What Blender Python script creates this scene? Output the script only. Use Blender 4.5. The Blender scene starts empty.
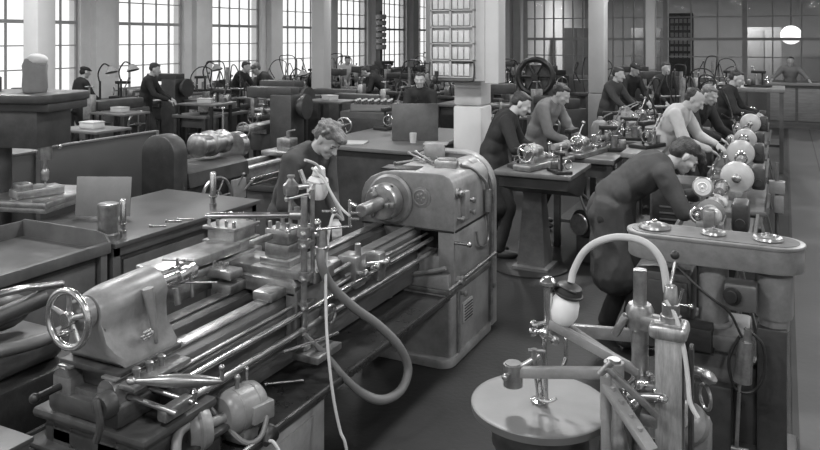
import bpy, bmesh, math, random
from mathutils import Vector, Matrix, noise, Euler
random.seed(7)
C = bpy.context.scene.collection
PI = math.pi
V = Vector
# ---------------------------------------------------------------- calibration of the photograph (820x450)
F, H, HY, VX = 760.0, 2.15, 38.0, 785.0
TH = math.atan((VX-410)/F); S_, C_ = math.sin(TH), math.cos(TH)
def onX(px, py, X):
    u=(px-410)/F; d=X/(-S_+u*C_); return V((X, d*(C_+u*S_), H-(py-HY)*d/F))
def onY(px, py, Y):
    u=(px-410)/F; d=Y/(C_+u*S_); return V((d*(-S_+u*C_), Y, H-(py-HY)*d/F))
def atd(px, py, d):
    u=(px-410)/F; return V((d*(-S_+u*C_), d*(C_+u*S_), H-(py-HY)*d/F))
def onZ(px, py, z): return atd(px, py, (H-z)*F/(py-HY))
# ---------------------------------------------------------------- materials
MATS = {}
def mat(name, g, rough=.5, metal=0.0, var=.15, scale=6.0, bump=0.0, bscale=60.0, stretch=(1,1,1), spec=.5):
    m = bpy.data.materials.new(name); m.use_nodes = True
    nt = m.node_tree; N = nt.nodes; L = nt.links
    b = N['Principled BSDF']
    b.inputs['Roughness'].default_value = rough; b.inputs['Metallic'].default_value = metal
    b.inputs['Specular IOR Level'].default_value = spec
    tc = N.new('ShaderNodeTexCoord'); mp = N.new('ShaderNodeMapping'); mp.inputs['Scale'].default_value = stretch
    L.new(tc.outputs['Object'], mp.inputs['Vector'])
    n = N.new('ShaderNodeTexNoise'); n.inputs['Scale'].default_value = scale; n.inputs['Detail'].default_value = 6; n.inputs['Roughness'].default_value = .72
    L.new(mp.outputs['Vector'], n.inputs['Vector'])
    r = N.new('ShaderNodeMapRange'); r.inputs['From Min'].default_value = .3; r.inputs['From Max'].default_value = .7
    r.inputs['To Min'].default_value = 1-var; r.inputs['To Max'].default_value = 1+var
    L.new(n.outputs['Fac'], r.inputs['Value'])
    mu = N.new('ShaderNodeMath'); mu.operation = 'MULTIPLY'; mu.inputs[1].default_value = g
    L.new(r.outputs['Result'], mu.inputs[0])
    L.new(mu.outputs['Value'], b.inputs['Base Color'])
    r2 = N.new('ShaderNodeMath'); r2.operation = 'MULTIPLY_ADD'; r2.inputs[1].default_value = .25; r2.inputs[2].default_value = rough-.125
    L.new(n.outputs['Fac'], r2.inputs[0]); L.new(r2.outputs['Value'], b.inputs['Roughness'])
    if bump:
        n2 = N.new('ShaderNodeTexNoise'); n2.inputs['Scale'].default_value = bscale; n2.inputs['Detail'].default_value = 4
        L.new(mp.outputs['Vector'], n2.inputs['Vector'])
        bp = N.new('ShaderNodeBump'); bp.inputs['Strength'].default_value = bump; bp.inputs['Distance'].default_value = .01
        L.new(n2.outputs['Fac'], bp.inputs['Height']); L.new(bp.outputs['Normal'], b.inputs['Normal'])
    MATS[name] = m; return m
def emis(name, g, s):
    m = bpy.data.materials.new(name); m.use_nodes = True
    b = m.node_tree.nodes['Principled BSDF']; b.inputs['Base Color'].default_value = (g,g,g,1)
    b.inputs['Emission Color'].default_value = (1,1,1,1); b.inputs['Emission Strength'].default_value = s
    return m
def glass(name, refl=.12, tint=.95, rough=.02):
    m = bpy.data.materials.new(name); m.use_nodes = True
    nt = m.node_tree; N = nt.nodes; L = nt.links; N.remove(N['Principled BSDF'])
    t = N.new('ShaderNodeBsdfTransparent'); t.inputs['Color'].default_value = (tint,)*3+(1,)
    g = N.new('ShaderNodeBsdfGlossy'); g.inputs['Roughness'].default_value = rough
    lw = N.new('ShaderNodeLayerWeight'); lw.inputs['Blend'].default_value = refl
    mx = N.new('ShaderNodeMixShader'); L.new(lw.outputs['Fresnel'], mx.inputs['Fac'])
    L.new(t.outputs['BSDF'], mx.inputs[1]); L.new(g.outputs['BSDF'], mx.inputs[2])
    L.new(mx.outputs['Shader'], N['Material Output'].inputs['Surface'])
    return m
PAINT  = mat('machine_paint', .12, .40, 0, .35, 5, .15, 25)
PAINTL = mat('machine_paint_pale', .22, .36, 0, .35, 4, .15, 20)
PAINTD = mat('machine_paint_dark', .045, .42, 0, .4, 5, .15, 25)
STEEL  = mat('worn_steel', .34, .32, .8, .4, 9, .06, 60)
BRIGHT = mat('polished_steel', .6, .22, .95, .15, 9, .03, 60)
DARK   = mat('oily_iron', .03, .42, .3, .4, 8, .2, 30)
BLACK  = mat('recess_shade_black', .02, .6, 0, .3)
RUBBER = mat('grey_rubber', .16, .5, 0, .15)
CORD   = mat('pale_cord', .5, .6, 0, .1)
WHITE  = mat('white_enamel', .72, .4, 0, .05)
PAPER  = mat('paper', .42, .8, 0, .08)
WOOD   = mat('dull_wood', .2, .6, 0, .25, 3, .2, 20, (1,8,8))
WOODD  = mat('dark_wood', .1, .5, 0, .3, 3, .2, 20, (1,8,8))
SHEET  = mat('sheet_steel', .12, .42, .2, .35, 2.5, .08, 12)
SKIN   = mat('skin', .43, .5, 0, .08, 12, .05, 80)
HAIRD  = mat('dark_hair', .035, .5, 0, .4, 40, .6, 120)
HAIRG  = mat('wavy_greying_hair', .13, .5, 0, .5, 40, .7, 90)
CLOTHD = mat('dark_cloth', .035, .85, 0, .25, 5, .35, 14, spec=.2)
CLOTHM = mat('grey_cloth', .065, .85, 0, .2, 5, .35, 14, spec=.2)
CLOTHL = mat('pale_cloth', .52, .85, 0, .1, 5, .35, 14, spec=.2)
CLOTHG = mat('mid_cloth', .2, .85, 0, .15, 5, .35, 14, spec=.2)
LEATHER= mat('shoe_leather', .03, .5, 0, .2)
WALL   = mat('wall_plaster', .62, .8, 0, .08, 1.5, .1, 20)
CEIL   = mat('ceiling_plaster', .25, .85, 0, .05, 1.5)
COLW   = mat('column_white', .55, .6, 0, .06, 1.5, .1, 14)
COLG   = mat('column_grey', .3, .55, 0, .08, 1.5, .1, 14)
FRAME  = mat('window_frame', .3, .6, 0, .1)
GLASS  = glass('window_glass', .08, .94)
PALE   = mat('pale_guard', .48, .35, .1, .12, 5, .06, 20)
GLASS2 = glass('partition_glass', .12, .9)
FROST  = mat('frosted_glass', .75, .35, 0, .04)
# ---------------------------------------------------------------- mesh helper
def frame_of(d):
    d = d.normalized(); a = V((0,0,1)) if abs(d.z) < .9 else V((1,0,0))
    u = d.cross(a).normalized(); return u, d.cross(u).normalized()
def smooth_path(pts, k=6):
    P = [V(p) for p in pts]
    if len(P) < 3: return P
    out = []
    for i in range(len(P)-1):
        p0 = P[max(i-1,0)]; p1 = P[i]; p2 = P[i+1]; p3 = P[min(i+2,len(P)-1)]
        for j in range(k):
            t = j/k
            out.append(.5*((2*p1)+(p2-p0)*t+(2*p0-5*p1+4*p2-p3)*t*t+(-p0+3*p1-3*p2+p3)*t**3))
    out.append(P[-1]); return out
class M:
    def __init__(s): s.bm = bmesh.new()
    def _merge(s, b, mtx=None):
        if mtx is not None: bmesh.ops.transform(b, matrix=mtx, verts=b.verts)
        me = bpy.data.meshes.new('t'); b.to_mesh(me); b.free(); s.bm.from_mesh(me); bpy.data.meshes.remove(me); return s
    def box(s, c, d, bev=0, rot=None, seg=2):
        b = bmesh.new(); bmesh.ops.create_cube(b, size=1); bmesh.ops.scale(b, vec=d, verts=b.verts)
        if bev: bmesh.ops.bevel(b, geom=b.edges[:], offset=min(bev, .45*min(d)), segments=seg, affect='EDGES', profile=.5)
        m = Matrix.Translation(c)
        if rot is not None: m = m @ (Euler(rot).to_matrix().to_4x4() if not isinstance(rot, Matrix) else rot.to_4x4())
        return s._merge(b, m)
    def bx(s, x0, x1, y0, y1, z0, z1, bev=0, seg=2):
        return s.box(((x0+x1)/2,(y0+y1)/2,(z0+z1)/2), (abs(x1-x0),abs(y1-y0),abs(z1-z0)), bev, None, seg)
    def beam(s, p0, p1, w, h, bev=0):      # square bar between two points
        p0, p1 = V(p0), V(p1); d = p1-p0; q = d.to_track_quat('Y','Z')
        return s.box((p0+p1)/2, (w, d.length, h), bev, q.to_matrix())
    def rings(s, rings, cap=True):
        vs = [[s.bm.verts.new(p) for p in r] for r in rings]; n = len(vs[0])
        for a, b in zip(vs, vs[1:]):
            for i in range(n): s.bm.faces.new((a[i], a[(i+1)%n], b[(i+1)%n], b[i]))
        if cap: s.bm.faces.new(vs[0][::-1]); s.bm.faces.new(vs[-1])
        return s
    def lathe(s, prof, o=(0,0,0), axis=(0,0,1), seg=24):   # prof [(t, r)]
        o = V(o); ax = V(axis).normalized(); u, v = frame_of(ax)
        return s.rings([[o+ax*t+(u*math.cos(a)+v*math.sin(a))*max(r,.0004) for a in [2*PI*i/seg for i in range(seg)]] for t, r in prof])
    def cyl(s, p0, p1, r0, r1=None, seg=16):
        p0, p1 = V(p0), V(p1); L = (p1-p0).length; r1 = r0 if r1 is None else r1
        return s.lathe([(0,r0),(L,r1)], p0, p1-p0, seg)
    def tube(s, pts, r, seg=8, k=6):
        P = smooth_path(pts, k) if k else [V(p) for p in pts]; n = len(P); R = []
        u = None
        for i, p in enumerate(P):
            d = (P[min(i+1,n-1)]-P[max(i-1,0)]).normalized()
            if u is None: u, v = frame_of(d)
            else:
                u = (u-d*u.dot(d)).normalized()
            v = d.cross(u); rr = r(i/(n-1)) if callable(r) else r
            R.append([p+(u*math.cos(a)+v*math.sin(a))*rr for a in [2*PI*j/seg for j in range(seg)]])
        return s.rings(R)
    def ell(s, c, r, rot=None, seg=16):
        b = bmesh.new(); bmesh.ops.create_uvsphere(b, u_segments=seg, v_segments=max(6,seg//2+2), radius=1)
        if not hasattr(r, '__len__'): r = (r,r,r)
        m = Matrix.Translation(c)
        if rot is not None: m = m @ (Euler(rot).to_matrix().to_4x4() if not isinstance(rot, Matrix) else rot.to_4x4())
        return s._merge(b, m @ Matrix.Diagonal((*r,1)))
    def torus(s, c, axis, R, r, seg=28, ss=8, arc=None):
        c = V(c); ax = V(axis).normalized(); u, v = frame_of(ax)
        vs = []
        for i in range(seg):
            a = 2*PI*i/seg; d = u*math.cos(a)+v*math.sin(a)
            vs.append([s.bm.verts.new(c+d*(R+r*math.cos(b))+ax*r*math.sin(b)) for b in [2*PI*j/ss for j in range(ss)]])
        for i in range(seg):
            A, B = vs[i], vs[(i+1)%seg]
            for j in range(ss): s.bm.faces.new((A[j], B[j], B[(j+1)%ss], A[(j+1)%ss]))
        return s
    def prism(s, pts, axis, a0, a1, bev=0):     # polygon in the plane normal to axis: 'x' -> (y,z), 'y' -> (x,z), 'z' -> (x,y)
        b = bmesh.new()
        f = {'x': lambda p,a: (a,p[0],p[1]), 'y': lambda p,a: (p[0],a,p[1]), 'z': lambda p,a: (p[0],p[1],a)}[axis]
        A = [b.verts.new(f(p,a0)) for p in pts]; B = [b.verts.new(f(p,a1)) for p in pts]; n = len(pts)
        f0 = b.faces.new(A); f1 = b.faces.new(B[::-1])
        for i in range(n): b.faces.new((A[i], B[i], B[(i+1)%n], A[(i+1)%n]))
        bmesh.ops.recalc_face_normals(b, faces=b.faces)
        if bev:
            ed = [e for e in b.edges if e in set(f0.edges) | set(f1.edges)]
            bmesh.ops.bevel(b, geom=ed, offset=bev, segments=2, affect='EDGES', profile=.5)
        return s._merge(b)
    def done(s, name, m, parent=None, ang=38, **tags):
        bm = s.bm; bmesh.ops.recalc_face_normals(bm, faces=bm.faces)
        if parent is not None:
            r = parent
            while r.parent: r = r.parent
            if r.get('_w'):
                bmesh.ops.translate(bm, vec=-r.location, verts=bm.verts)
        for f in bm.faces: f.smooth = True
        lim = math.radians(ang)
        for e in bm.edges:
            if len(e.link_faces) == 2 and e.calc_face_angle(0) > lim: e.smooth = False
        me = bpy.data.meshes.new(name); bm.to_mesh(me); bm.free(); me.materials.append(m)
        o = bpy.data.objects.new(name, me); C.objects.link(o); o.parent = parent
        for k, v in tags.items(): o[k] = v
        return o
WORLD_ROOTS = []
def thing(name, label, cat, loc=(0,0,0), rz=0, group=None, world=False):
    o = bpy.data.objects.new(name, None); C.objects.link(o); o.location = loc; o.rotation_euler = (0,0,rz); o.empty_display_size = .1
    o['label'] = label; o['category'] = cat
    if group: o['group'] = group
    if world: o['_w'] = 1; WORLD_ROOTS.append(o)
    return o
def tag(o, label, cat, group=None, kind=None):
    o['label'] = label; o['category'] = cat
    if group: o['group'] = group
    if kind: o['kind'] = kind
    return o
def struct(m, name, mt, label=None, parent=None):
    o = m.done(name, mt, parent)
    if parent is None:
        o['kind'] = 'structure'
        if label: o['label'] = label
    return o
def dup(root, loc, rz=0, label=None, group=None, scale=None):
    r = root.copy(); C.objects.link(r); r.location = loc; r.rotation_euler = (0,0,rz)
    if scale: r.scale = (scale,)*3
    if label: r['label'] = label
    if group: r['group'] = group
    for ch in list(root.children):
        c = ch.copy(); C.objects.link(c); c.parent = r
        for g in list(ch.children):
            d = g.copy(); C.objects.link(d); d.parent = c
    return r
def rrect(x0, x1, z0, z1, r, n=5, corners=(1,1,1,1)):   # rounded polygon; corners order: x0z0, x1z0, x1z1, x0z1
    out = []
    for (cx, cz, a0), on in zip([(x0+r,z0+r,PI),(x1-r,z0+r,1.5*PI),(x1-r,z1-r,0),(x0+r,z1-r,.5*PI)], corners):
        if on:
            for i in range(n+1):
                a = a0+i*PI/2/n; out.append((cx+r*math.cos(a), cz+r*math.sin(a)))
        else:
            out.append((x0 if cx == x0+r else x1, z0 if cz == z0+r else z1))
    return out
# ================================================================ THE SETTING
XW, YB, YE, XR, ZC = -13.1, -4.0, 31.0, 5.0, 4.7
fm = bpy.data.materials.new('worn_floor'); fm.use_nodes = True
def _floor(nt):
    N = nt.nodes; L = nt.links; b = N['Principled BSDF']
    g = N.new('ShaderNodeNewGeometry'); n = N.new('ShaderNodeTexNoise'); n.inputs['Scale'].default_value = 1.1; n.inputs['Detail'].default_value = 8; n.inputs['Roughness'].default_value = .6
    L.new(g.outputs['Position'], n.inputs['Vector'])
    r = N.new('ShaderNodeValToRGB'); e = r.color_ramp.elements
    e[0].position = .3; e[0].color = (.009,)*3+(1,); e[1].position = .75; e[1].color = (.032,)*3+(1,)
    L.new(n.outputs['Fac'], r.inputs['Fac']); L.new(r.outputs['Color'], b.inputs['Base Color'])
    b.inputs['Roughness'].default_value = .5
    n2 = N.new('ShaderNodeTexNoise'); n2.inputs['Scale'].default_value = 30; L.new(g.outputs['Position'], n2.inputs['Vector'])
    bp = N.new('ShaderNodeBump'); bp.inputs['Strength'].default_value = .2; bp.inputs['Distance'].default_value = .01
    L.new(n2.outputs['Fac'], bp.inputs['Height']); L.new(bp.outputs['Normal'], b.inputs['Normal'])
_floor(fm.node_tree)
struct(M().bx(XW-.3,XR+.3,YB-.3,YE+8,-.1,0), 'floor', fm, 'dark worn oily shop floor')
AISLE = mat('aisle_floor', .085, .55, 0, .2, 2, .1, 20)
struct(M().bx(.07,1.7,-3.9,20.1,0,.006), 'floor_aisle', AISLE, 'paler aisle strip on the floor at right')
LINE = mat('aisle_line', .03, .6)
struct(M().bx(.035,.07,-3.9,20.1,0,.008), 'trim_1', LINE, 'dark line along the aisle edge')
struct(M().bx(.50,.515,-3.9,20.1,.006,.009), 'trim_2', LINE, 'thin joint running down the aisle')
struct(M().bx(XW-.3,XR+.3,YB-.3,YE+8,ZC,ZC+.1), 'ceiling', CEIL)
# window wall on the left: piers between tall steel windows, pitch 3.03 m
WPIT, W0, WW, SILL, WTOP = 3.03, 9.1, 2.02, 1.0, 4.35
starts = [W0+WPIT*k for k in range(-4, 7)]
m = M(); m.bx(XW-.35,XW,YB,YE+.3,0,SILL); m.bx(XW-.35,XW,YB,YE+.3,WTOP,ZC)
edges = [YB]+[v for s in starts for v in (s, s+WW)]+[YE+.3]
for a, b in zip(edges[::2], edges[1::2]): m.bx(XW-.35,XW+.0,a,b,SILL,WTOP)
struct(m, 'wall_left', WALL)
m = M()
for s in starts: m.bx(XW,XW+.16,s+WW+.25,s+WPIT-.25,0,ZC)
struct(m, 'trim_3', WALL, 'plaster pilasters between the windows')
def window(n, axis, a0, a1, z0, z1, p, cols, rowh, thickz):
    m = M()
    def bar(u0,u1,w0,w1,t=.05):
        if axis == 'Y': m.bx(p-t/2,p+t/2,u0,u1,w0,w1)
        else: m.bx(u0,u1,p-t/2,p+t/2,w0,w1)
    f = .05
    bar(a0,a0+f,z0,z1); bar(a1-f,a1,z0,z1); bar(a0,a1,z0,z0+f); bar(a0,a1,z1-f,z1)
    for i in range(1,cols):
        u = a0+(a1-a0)*i/cols; t = .034 if i in (1,cols-1) else .022; bar(u-t/2,u+t/2,z0,z1,.04)
    z = thickz
    zs = []
    k = 0
    while z0+.1 < thickz-rowh*k: zs.append(thickz-rowh*k); k += 1
    k = 1
    while thickz+rowh*k < z1-.1: zs.append(thickz+rowh*k); k += 1
    for zz in zs:
        t = .07 if abs(zz-thickz) < .01 else .024; bar(a0,a1,zz-t/2,zz+t/2,.042)
    fr = m.done('window_%d'%n, FRAME); fr['kind'] = 'structure'
    g = M()
    if axis == 'Y': g.bx(p-.004,p+.004,a0+.02,a1-.02,z0+.02,z1-.02)
    else: g.bx(a0+.02,a1-.02,p-.004,p+.004,z0+.02,z1-.02)
    g.done('pane', GLASS, fr)
    sl = M()
    if axis == 'Y': sl.bx(p+.24 if p < 0 else p-.24, p-.05 if p < 0 else p+.05,a0-.02,a1+.02,z0-.03,z0+.01)
    else: sl.bx(a0-.05,a1+.05,p-.05,p+.2,z0-.05,z0)
    sl.done('sill', COLG, fr)
    return fr
n = 0
for s in starts:
    n += 1; window(n, 'Y', s, s+WW, SILL, WTOP, XW-.12, 5, .47, 2.47)
# back wall behind the camera with its own windows
m = M(); bs = [-11.4+3.2*k for k in range(5)]
m.bx(XW,XR,YB-.3,YB,0,1.0); m.bx(XW,XR,YB-.3,YB,WTOP,ZC)
edges = [XW]+[v for s in bs for v in (s,s+2.4)]+[XR]
for a, b in zip(edges[::2], edges[1::2]): m.bx(a,b,YB-.3,YB,1.0,WTOP)
struct(m, 'wall_back', WALL)
for s in bs:
    n += 1; window(n, 'X', s, s+2.4, 1.0, WTOP, YB-.12, 6, .47, 2.47)
# right wall
m = M(); rs = [-2.5+3.3*k for k in range(7)]
m.bx(XR,XR+.3,YB,YE,0,1.2); m.bx(XR,XR+.3,YB,YE,WTOP,ZC)
edges = [YB]+[v for s in rs for v in (s,s+2.2)]+[YE]
for a, b in zip(edges[::2], edges[1::2]): m.bx(XR,XR+.3,a,b,1.2,WTOP)
struct(m, 'wall_right', WALL)
m = M()
for s in rs: n += 1; window(n, 'Y', s, s+2.2, 1.2, WTOP, XR+.12, 5, .47, 2.6)
# far wall
struct(M().bx(XW-.3,-7.2,YE,YE+.3,0,ZC), 'wall_far', WALL)
# glazed partition at the far end and the room behind it
YP = 23.0
m = M(); GB = mat('partition_frame', .2, .5, 0, .15)
m.bx(-7.3,XR,YP-.06,YP+.06,0,.95)
m.done('wall_partition', mat('partition_panel', .14, .5, 0, .15, 3))['kind'] = 'structure'
def glazed(n, x0, x1, cols, thickw):
    m = M(); z0, z1 = .95, ZC
    for i in range(cols+(1 if x1 > 4.9 else 0)):
        u = x0+(x1-x0)*i/cols; t = thickw if i in (0, cols) else .035
        m.bx(u-t/2,u+t/2,YP-.04,YP+.04,z0,z1)
    for zz, t in ((.98,.08),(1.62,.03),(2.12,.08),(2.75,.03),(3.35,.08),(4.1,.04)): m.bx(x0,x1,YP-.035,YP+.035,zz-t/2,zz+t/2)
    fr = m.done('window_%d'%n, GB); fr['kind'] = 'structure'
    M().bx(x0+.02,x1-.02,YP-.004,YP+.004,z0,z1).done('pane', GLASS2, fr)
xs = [-7.3,-5.2,-3.1,-1.0,1.1,3.2,XR]
for a, b in zip(xs, xs[1:]): n += 1; glazed(n, a, b, 7 if b < -3 else 3, .13)
struct(M().bx(-7.4,XR,30.9,31.2,0,ZC), 'wall_room_behind', mat('inner_wall', .3, .8, 0, .1, 1))
struct(M().bx(-7.5,-7.3,YP+.1,31.0,0,ZC), 'wall_room_side', WALL)
# free-standing columns
def column(n, x, y, w, split, label):
    m = M().bx(x-w/2,x+w/2,y-w/2,y+w/2,split,ZC,.03)
    o = struct(m, 'trim_%d'%n, COLW, label)
    M().bx(x-w/2-.006,x+w/2+.006,y-w/2-.006,y+w/2+.006,0,split,.03).done('dado', COLG if n > 10 else COLW, o)
column(10, -3.06, 7.75, .32, 1.42, 'pale square column behind the large lathe headstock')
column(11, -3.2, 14.6, .31, 1.1, 'white column in the row beyond the lathe')
column(12, -3.25, 21.3, .25, 1.3, 'white column near the glazed partition')
column(13, -8.6, 6.66, .28, .9, 'pale column in front of the first window')
column(14, -8.35, 12.9, .30, 1.1, 'pale column left of the cabinet rack')
column(15, -8.6, 19.0, .42, 1.1, 'pale column beyond the rack')
column(16, -8.6, 24.9, .4, 1.1, 'pale column beside the glazed partition')
# ---------------------------------------------------------------- added fill lamps, unseen above the frame, for base light
def make_fill_lamp():
    t = thing('fill_lamp', 'white enamel fill lamp added out of view above the shop floor', 'lamp', (0,0,0), 0, 'added fill lamps over the shop floor')
    M().lathe([(0,.30),(.03,.30),(.16,.16),(.24,.06),(.30,.05)],(0,0,0),(0,0,1),24).done('lamp_shade', WHITE, t)
    M().cyl((0,0,.3),(0,0,.8),.012).done('rod', DARK, t)
    M().ell((0,0,-.03),(.12,.12,.07)).done('bulb', emis('fill_bulb', .9, 14), t)
    return t
L0 = None
for x in (-11,-7.6,-5.2,-2,1.2):
    for y in (0.5, 5, 9.5, 14, 18.5):
        if L0 is None: L0 = make_fill_lamp(); L0.location = (x,y,3.9)
        else: dup(L0, (x,y,3.9))
        ld = bpy.data.lights.new('fill_light', 'AREA'); ld.shape = 'DISK'; ld.size = .55; ld.energy = 72 if y < 6 else (60 if x > -4 and y < 10 else (40 if x > -4 and y < 15 else 30))
        lo = bpy.data.objects.new('fill_light', ld); C.objects.link(lo); lo.location = (x,y,3.78)
# added glowing sphere, stands in for window glow reflected in the partition glass
for px, py, r, lb in ((791,35,.3,'bright round globe lamp glowing behind the glazed partition, top right'),):
    p = onY(px,py,26.0); t = thing('glow_sphere', lb, 'lamp', (p.x,p.y,p.z))
    M().ell((0,0,0),(r,r,r*.95),seg=24).done('globe', emis('reflection_glow', .9, 1.1), t)
    M().cyl((0,0,r*.9),(0,0,ZC-p.z),.02).done('rod', DARK, t)
# world: bright overcast sky
w = bpy.data.worlds.new('sky'); bpy.context.scene.world = w; w.use_nodes = True
bg = w.node_tree.nodes['Background']; bg.inputs['Color'].default_value = (1,1,1,1); bg.inputs['Strength'].default_value = 1.15
# camera
cd = bpy.data.cameras.new('camera'); cam = bpy.data.objects.new('camera', cd); C.objects.link(cam)
cd.sensor_width = 36; cd.lens = F/820*36; cd.shift_y = -(225-HY)/820; cd.clip_end = 200; cd.clip_start = .02
cam.location = (0,0,H); cam.rotation_euler = (PI/2,0,TH)
bpy.context.scene.camera = cam
sc = bpy.context.scene
sc.view_settings.view_transform = 'Standard'; sc.view_settings.look = 'None'; sc.view_settings.gamma = 1; sc.view_settings.use_curve_mapping = False
sc.view_settings.exposure = .25
sc.cycles.use_denoising = True
sc.cycles.max_bounces = 8
# ================================================================ THE LARGE LATHE (bed along Y, centre line X = -2.4)
L = thing('engine_lathe', 'large pale grey engine lathe filling the left foreground, handwheel near, headstock far', 'lathe', (-2.4,3.2,0), world=True)
# bed
m = M()
for x0, x1 in ((-2.32,-2.22),(-2.56,-2.46)):
    m.bx(x0,x1,2.04,4.62,.52,.84,.006)
    m.prism([(x0+.004,.838),(x1-.004,.838),(x1-.02,.862),((x0+x1)/2+.01,.872),((x0+x1)/2-.01,.872),(x0+.02,.862)],'y',2.04,4.62)
for y in (2.06,2.6,3.2,3.8,4.4): m.bx(-2.47,-2.31,y,y+.06,.52,.80)
m.bx(-2.235,-2.205,2.04,4.62,.60,.64,.006); m.bx(-2.235,-2.205,2.04,4.62,.76,.785,.006)
m.done('bed', mat('bed_iron', .16, .36, .5, .3, 6, .1, 30, (3,.6,3)), L)
m = M(); m.bx(-2.31,-2.235,2.05,4.61,.868,.878,.003); m.bx(-2.545,-2.475,2.05,4.61,.868,.878,.003)
m.done('slideway', STEEL, L)
M().cyl((-2.13,2.24,.80),(-2.13,4.66,.80),.014).done('feed_rod', BRIGHT, L)
M().cyl((-2.17,2.2,.83),(-2.17,4.66,.83),.009).done('control_rod', STEEL, L)
M().cyl((-2.12,2.24,.72),(-2.12,4.66,.72),.016).done('lead_screw', STEEL, L)
m = M(); m.bx(-2.21,-2.09,2.24,2.29,.69,.835,.02,3); m.done('rod_bracket', PAINTD, L)
# chip pan
m = M(); m.bx(-2.86,-1.96,1.72,4.64,.44,.455)
m.tube([(-1.96,1.72,.475),(-1.96,4.62,.475)],.013,8,0); m.bx(-1.965,-1.955,1.72,4.62,.455,.475)
m.tube([(-2.86,1.72,.475),(-2.86,4.62,.475)],.013,8,0); m.bx(-2.865,-2.855,1.72,4.62,.455,.475)
m.tube([(-2.86,1.72,.475),(-1.96,1.72,.475)],.013,8,0); m.bx(-2.86,-1.96,1.715,1.725,.455,.475)
m.done('chip_pan', mat('oily_pan', .055, .3, .3, .5, 3, .15, 20), L)
# tail end foot with mouldings on the pan
m = M()
m.bx(-2.66,-2.05,2.02,2.44,.455,.56,.03,3); m.bx(-2.62,-2.09,2.04,2.40,.56,.66,.03,3); m.bx(-2.68,-2.03,2.0,2.46,.55,.575,.012); m.bx(-2.66,-2.06,2.02,2.42,.66,.70,.018)
m.bx(-2.58,-2.2,2.03,2.36,.7,.78,.02)
m.done('bed_foot', PAINTD, L)
# pedestals
m = M(); m.bx(-2.80,-1.985,2.18,3.10,0.02,.44,.012); m.bx(-2.82,-1.97,2.16,3.12,0,.05,.01)
ped = m.done('pedestal', PAINTL, L)
M().bx(-1.985,-1.978,2.28,3.0,.1,.38,.003).done('cover_plate', PAINTL, ped)
m = M(); m.bx(-2.62,-1.955,4.56,5.28,.02,.49,.02,3); m.prism(rrect(-2.66,-1.935,4.50,5.34,.09,6),'z',0,.06,.01)
pd = m.done('headstock_pedestal', PAINTL, L)
M().bx(-1.956,-1.938,4.57,5.30,.47,.505,.006).bx(-2.64,-1.94,4.545,4.56,.475,.5,.004).done('moulding', STEEL, pd)
M().bx(-1.956,-1.944,4.76,4.93,.22,.36,.004).done('label_plate', mat('label_plate', .5, .4, .4, .1), pd)
m = M()
for i in range(6): m.bx(-1.945,-1.94,4.775,4.915,.235+i*.02,.242+i*.02)
m.done('label_lines', DARK, pd)
# headstock lower casting (with the mouth where the bed and rods run in)
m = M()
m.bx(-2.64,-2.28,4.61,5.27,.49,.87,.012); m.bx(-2.07,-1.95,4.61,5.27,.49,.87,.012)
m.bx(-2.30,-2.05,4.61,5.27,.49,.70,.01); m.bx(-2.30,-2.05,4.80,5.27,.69,.87)
m.done('headstock_base', PAINTL, L)
M().bx(-2.29,-2.06,4.79,4.81,.68,.87).done('recess_shade_panel', BLACK, L)  # black panel paints the shade inside the bed mouth
# curved lip and belly under the mouth
m = M(); m.tube([(-2.62,4.56,.60),(-2.45,4.55,.575),(-2.28,4.55,.57),(-2.10,4.55,.61),(-1.99,4.56,.645)],.014)
m.prism([(-2.62,.50),(-1.97,.50),(-1.97,.60),(-2.2,.56),(-2.62,.57)],'y',4.55,4.615,.01)
m.done('drip_lip', PAINTL, L)
# headstock upper casting
top = [(-2.64,.87),(-2.66,1.0),(-2.655,1.08),(-2.63,1.14),(-2.58,1.19),(-2.50,1.225),(-2.42,1.24),(-2.1,1.25),(-2.03,1.245),(-1.985,1.225),(-1.96,1.19),(-1.95,1.14),(-1.95,.87)]
M().prism(top,'y',4.61,5.26,.014).done('headstock', PAINTL, L)
M().bx(-1.955,-1.945,4.63,5.26,.863,.878,.002).bx(-2.645,-1.95,4.602,4.612,.864,.876,.002).done('joint_line', DARK, L)
m = M(); m.lathe([(0,.165),(.02,.17),(.035,.155)],(-2.42,4.615,1.05),(0,-1,0),32); m.done('spindle_flange', PAINTL, L)
m = M(); m.lathe([(0,.07),(.008,.07),(.012,.062)],(-2.19,4.612,1.08),(0,-1,0),28); m.torus((-2.19,4.598,1.08),(0,1,0),.05,.006); em = m.done('round_emblem', PAINTL, L)
m = M()
for a in range(5):
    an = a*2*PI/5; m.box((-2.19+.022*math.cos(an),4.597,1.08+.022*math.sin(an)),(.022,.006,.014),.002,(0,-an,0))
m.done('emblem_relief', STEEL, em)
# end gear guard
m = M(); m.prism(rrect(-2.66,-1.94,.03,1.30,.26,10,(0,0,1,1)),'y',5.28,5.42,.02); gg = m.done('end_guard', PAINTL, L)
m = M(); P_ = rrect(-2.64,-1.93,.10,1.285,.25,10,(0,0,1,1)); P_ = [p for p in P_ if p[1] > .1]
m.tube([(x+.008,5.275,z) for x, z in [(-1.945,.08)]+P_+[(-2.66,.08)]],.012,8,0); m.done('guard_rim', STEEL, gg)
M().cyl((-1.95,5.32,.32),(-1.925,5.32,.32),.02).done('latch', STEEL, gg); M().cyl((-1.95,5.32,.50),(-1.925,5.32,.50),.022).done('latch', STEEL, gg)
# cylindrical cover on top right back
m = M(); m.lathe([(0,.05),(.01,.085),(.16,.09),(.17,.10),(.28,.10),(.29,.06)],(-2.10,4.96,1.18),(0,1,0),28); m.done('gear_cover', PAINTL, L)
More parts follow.
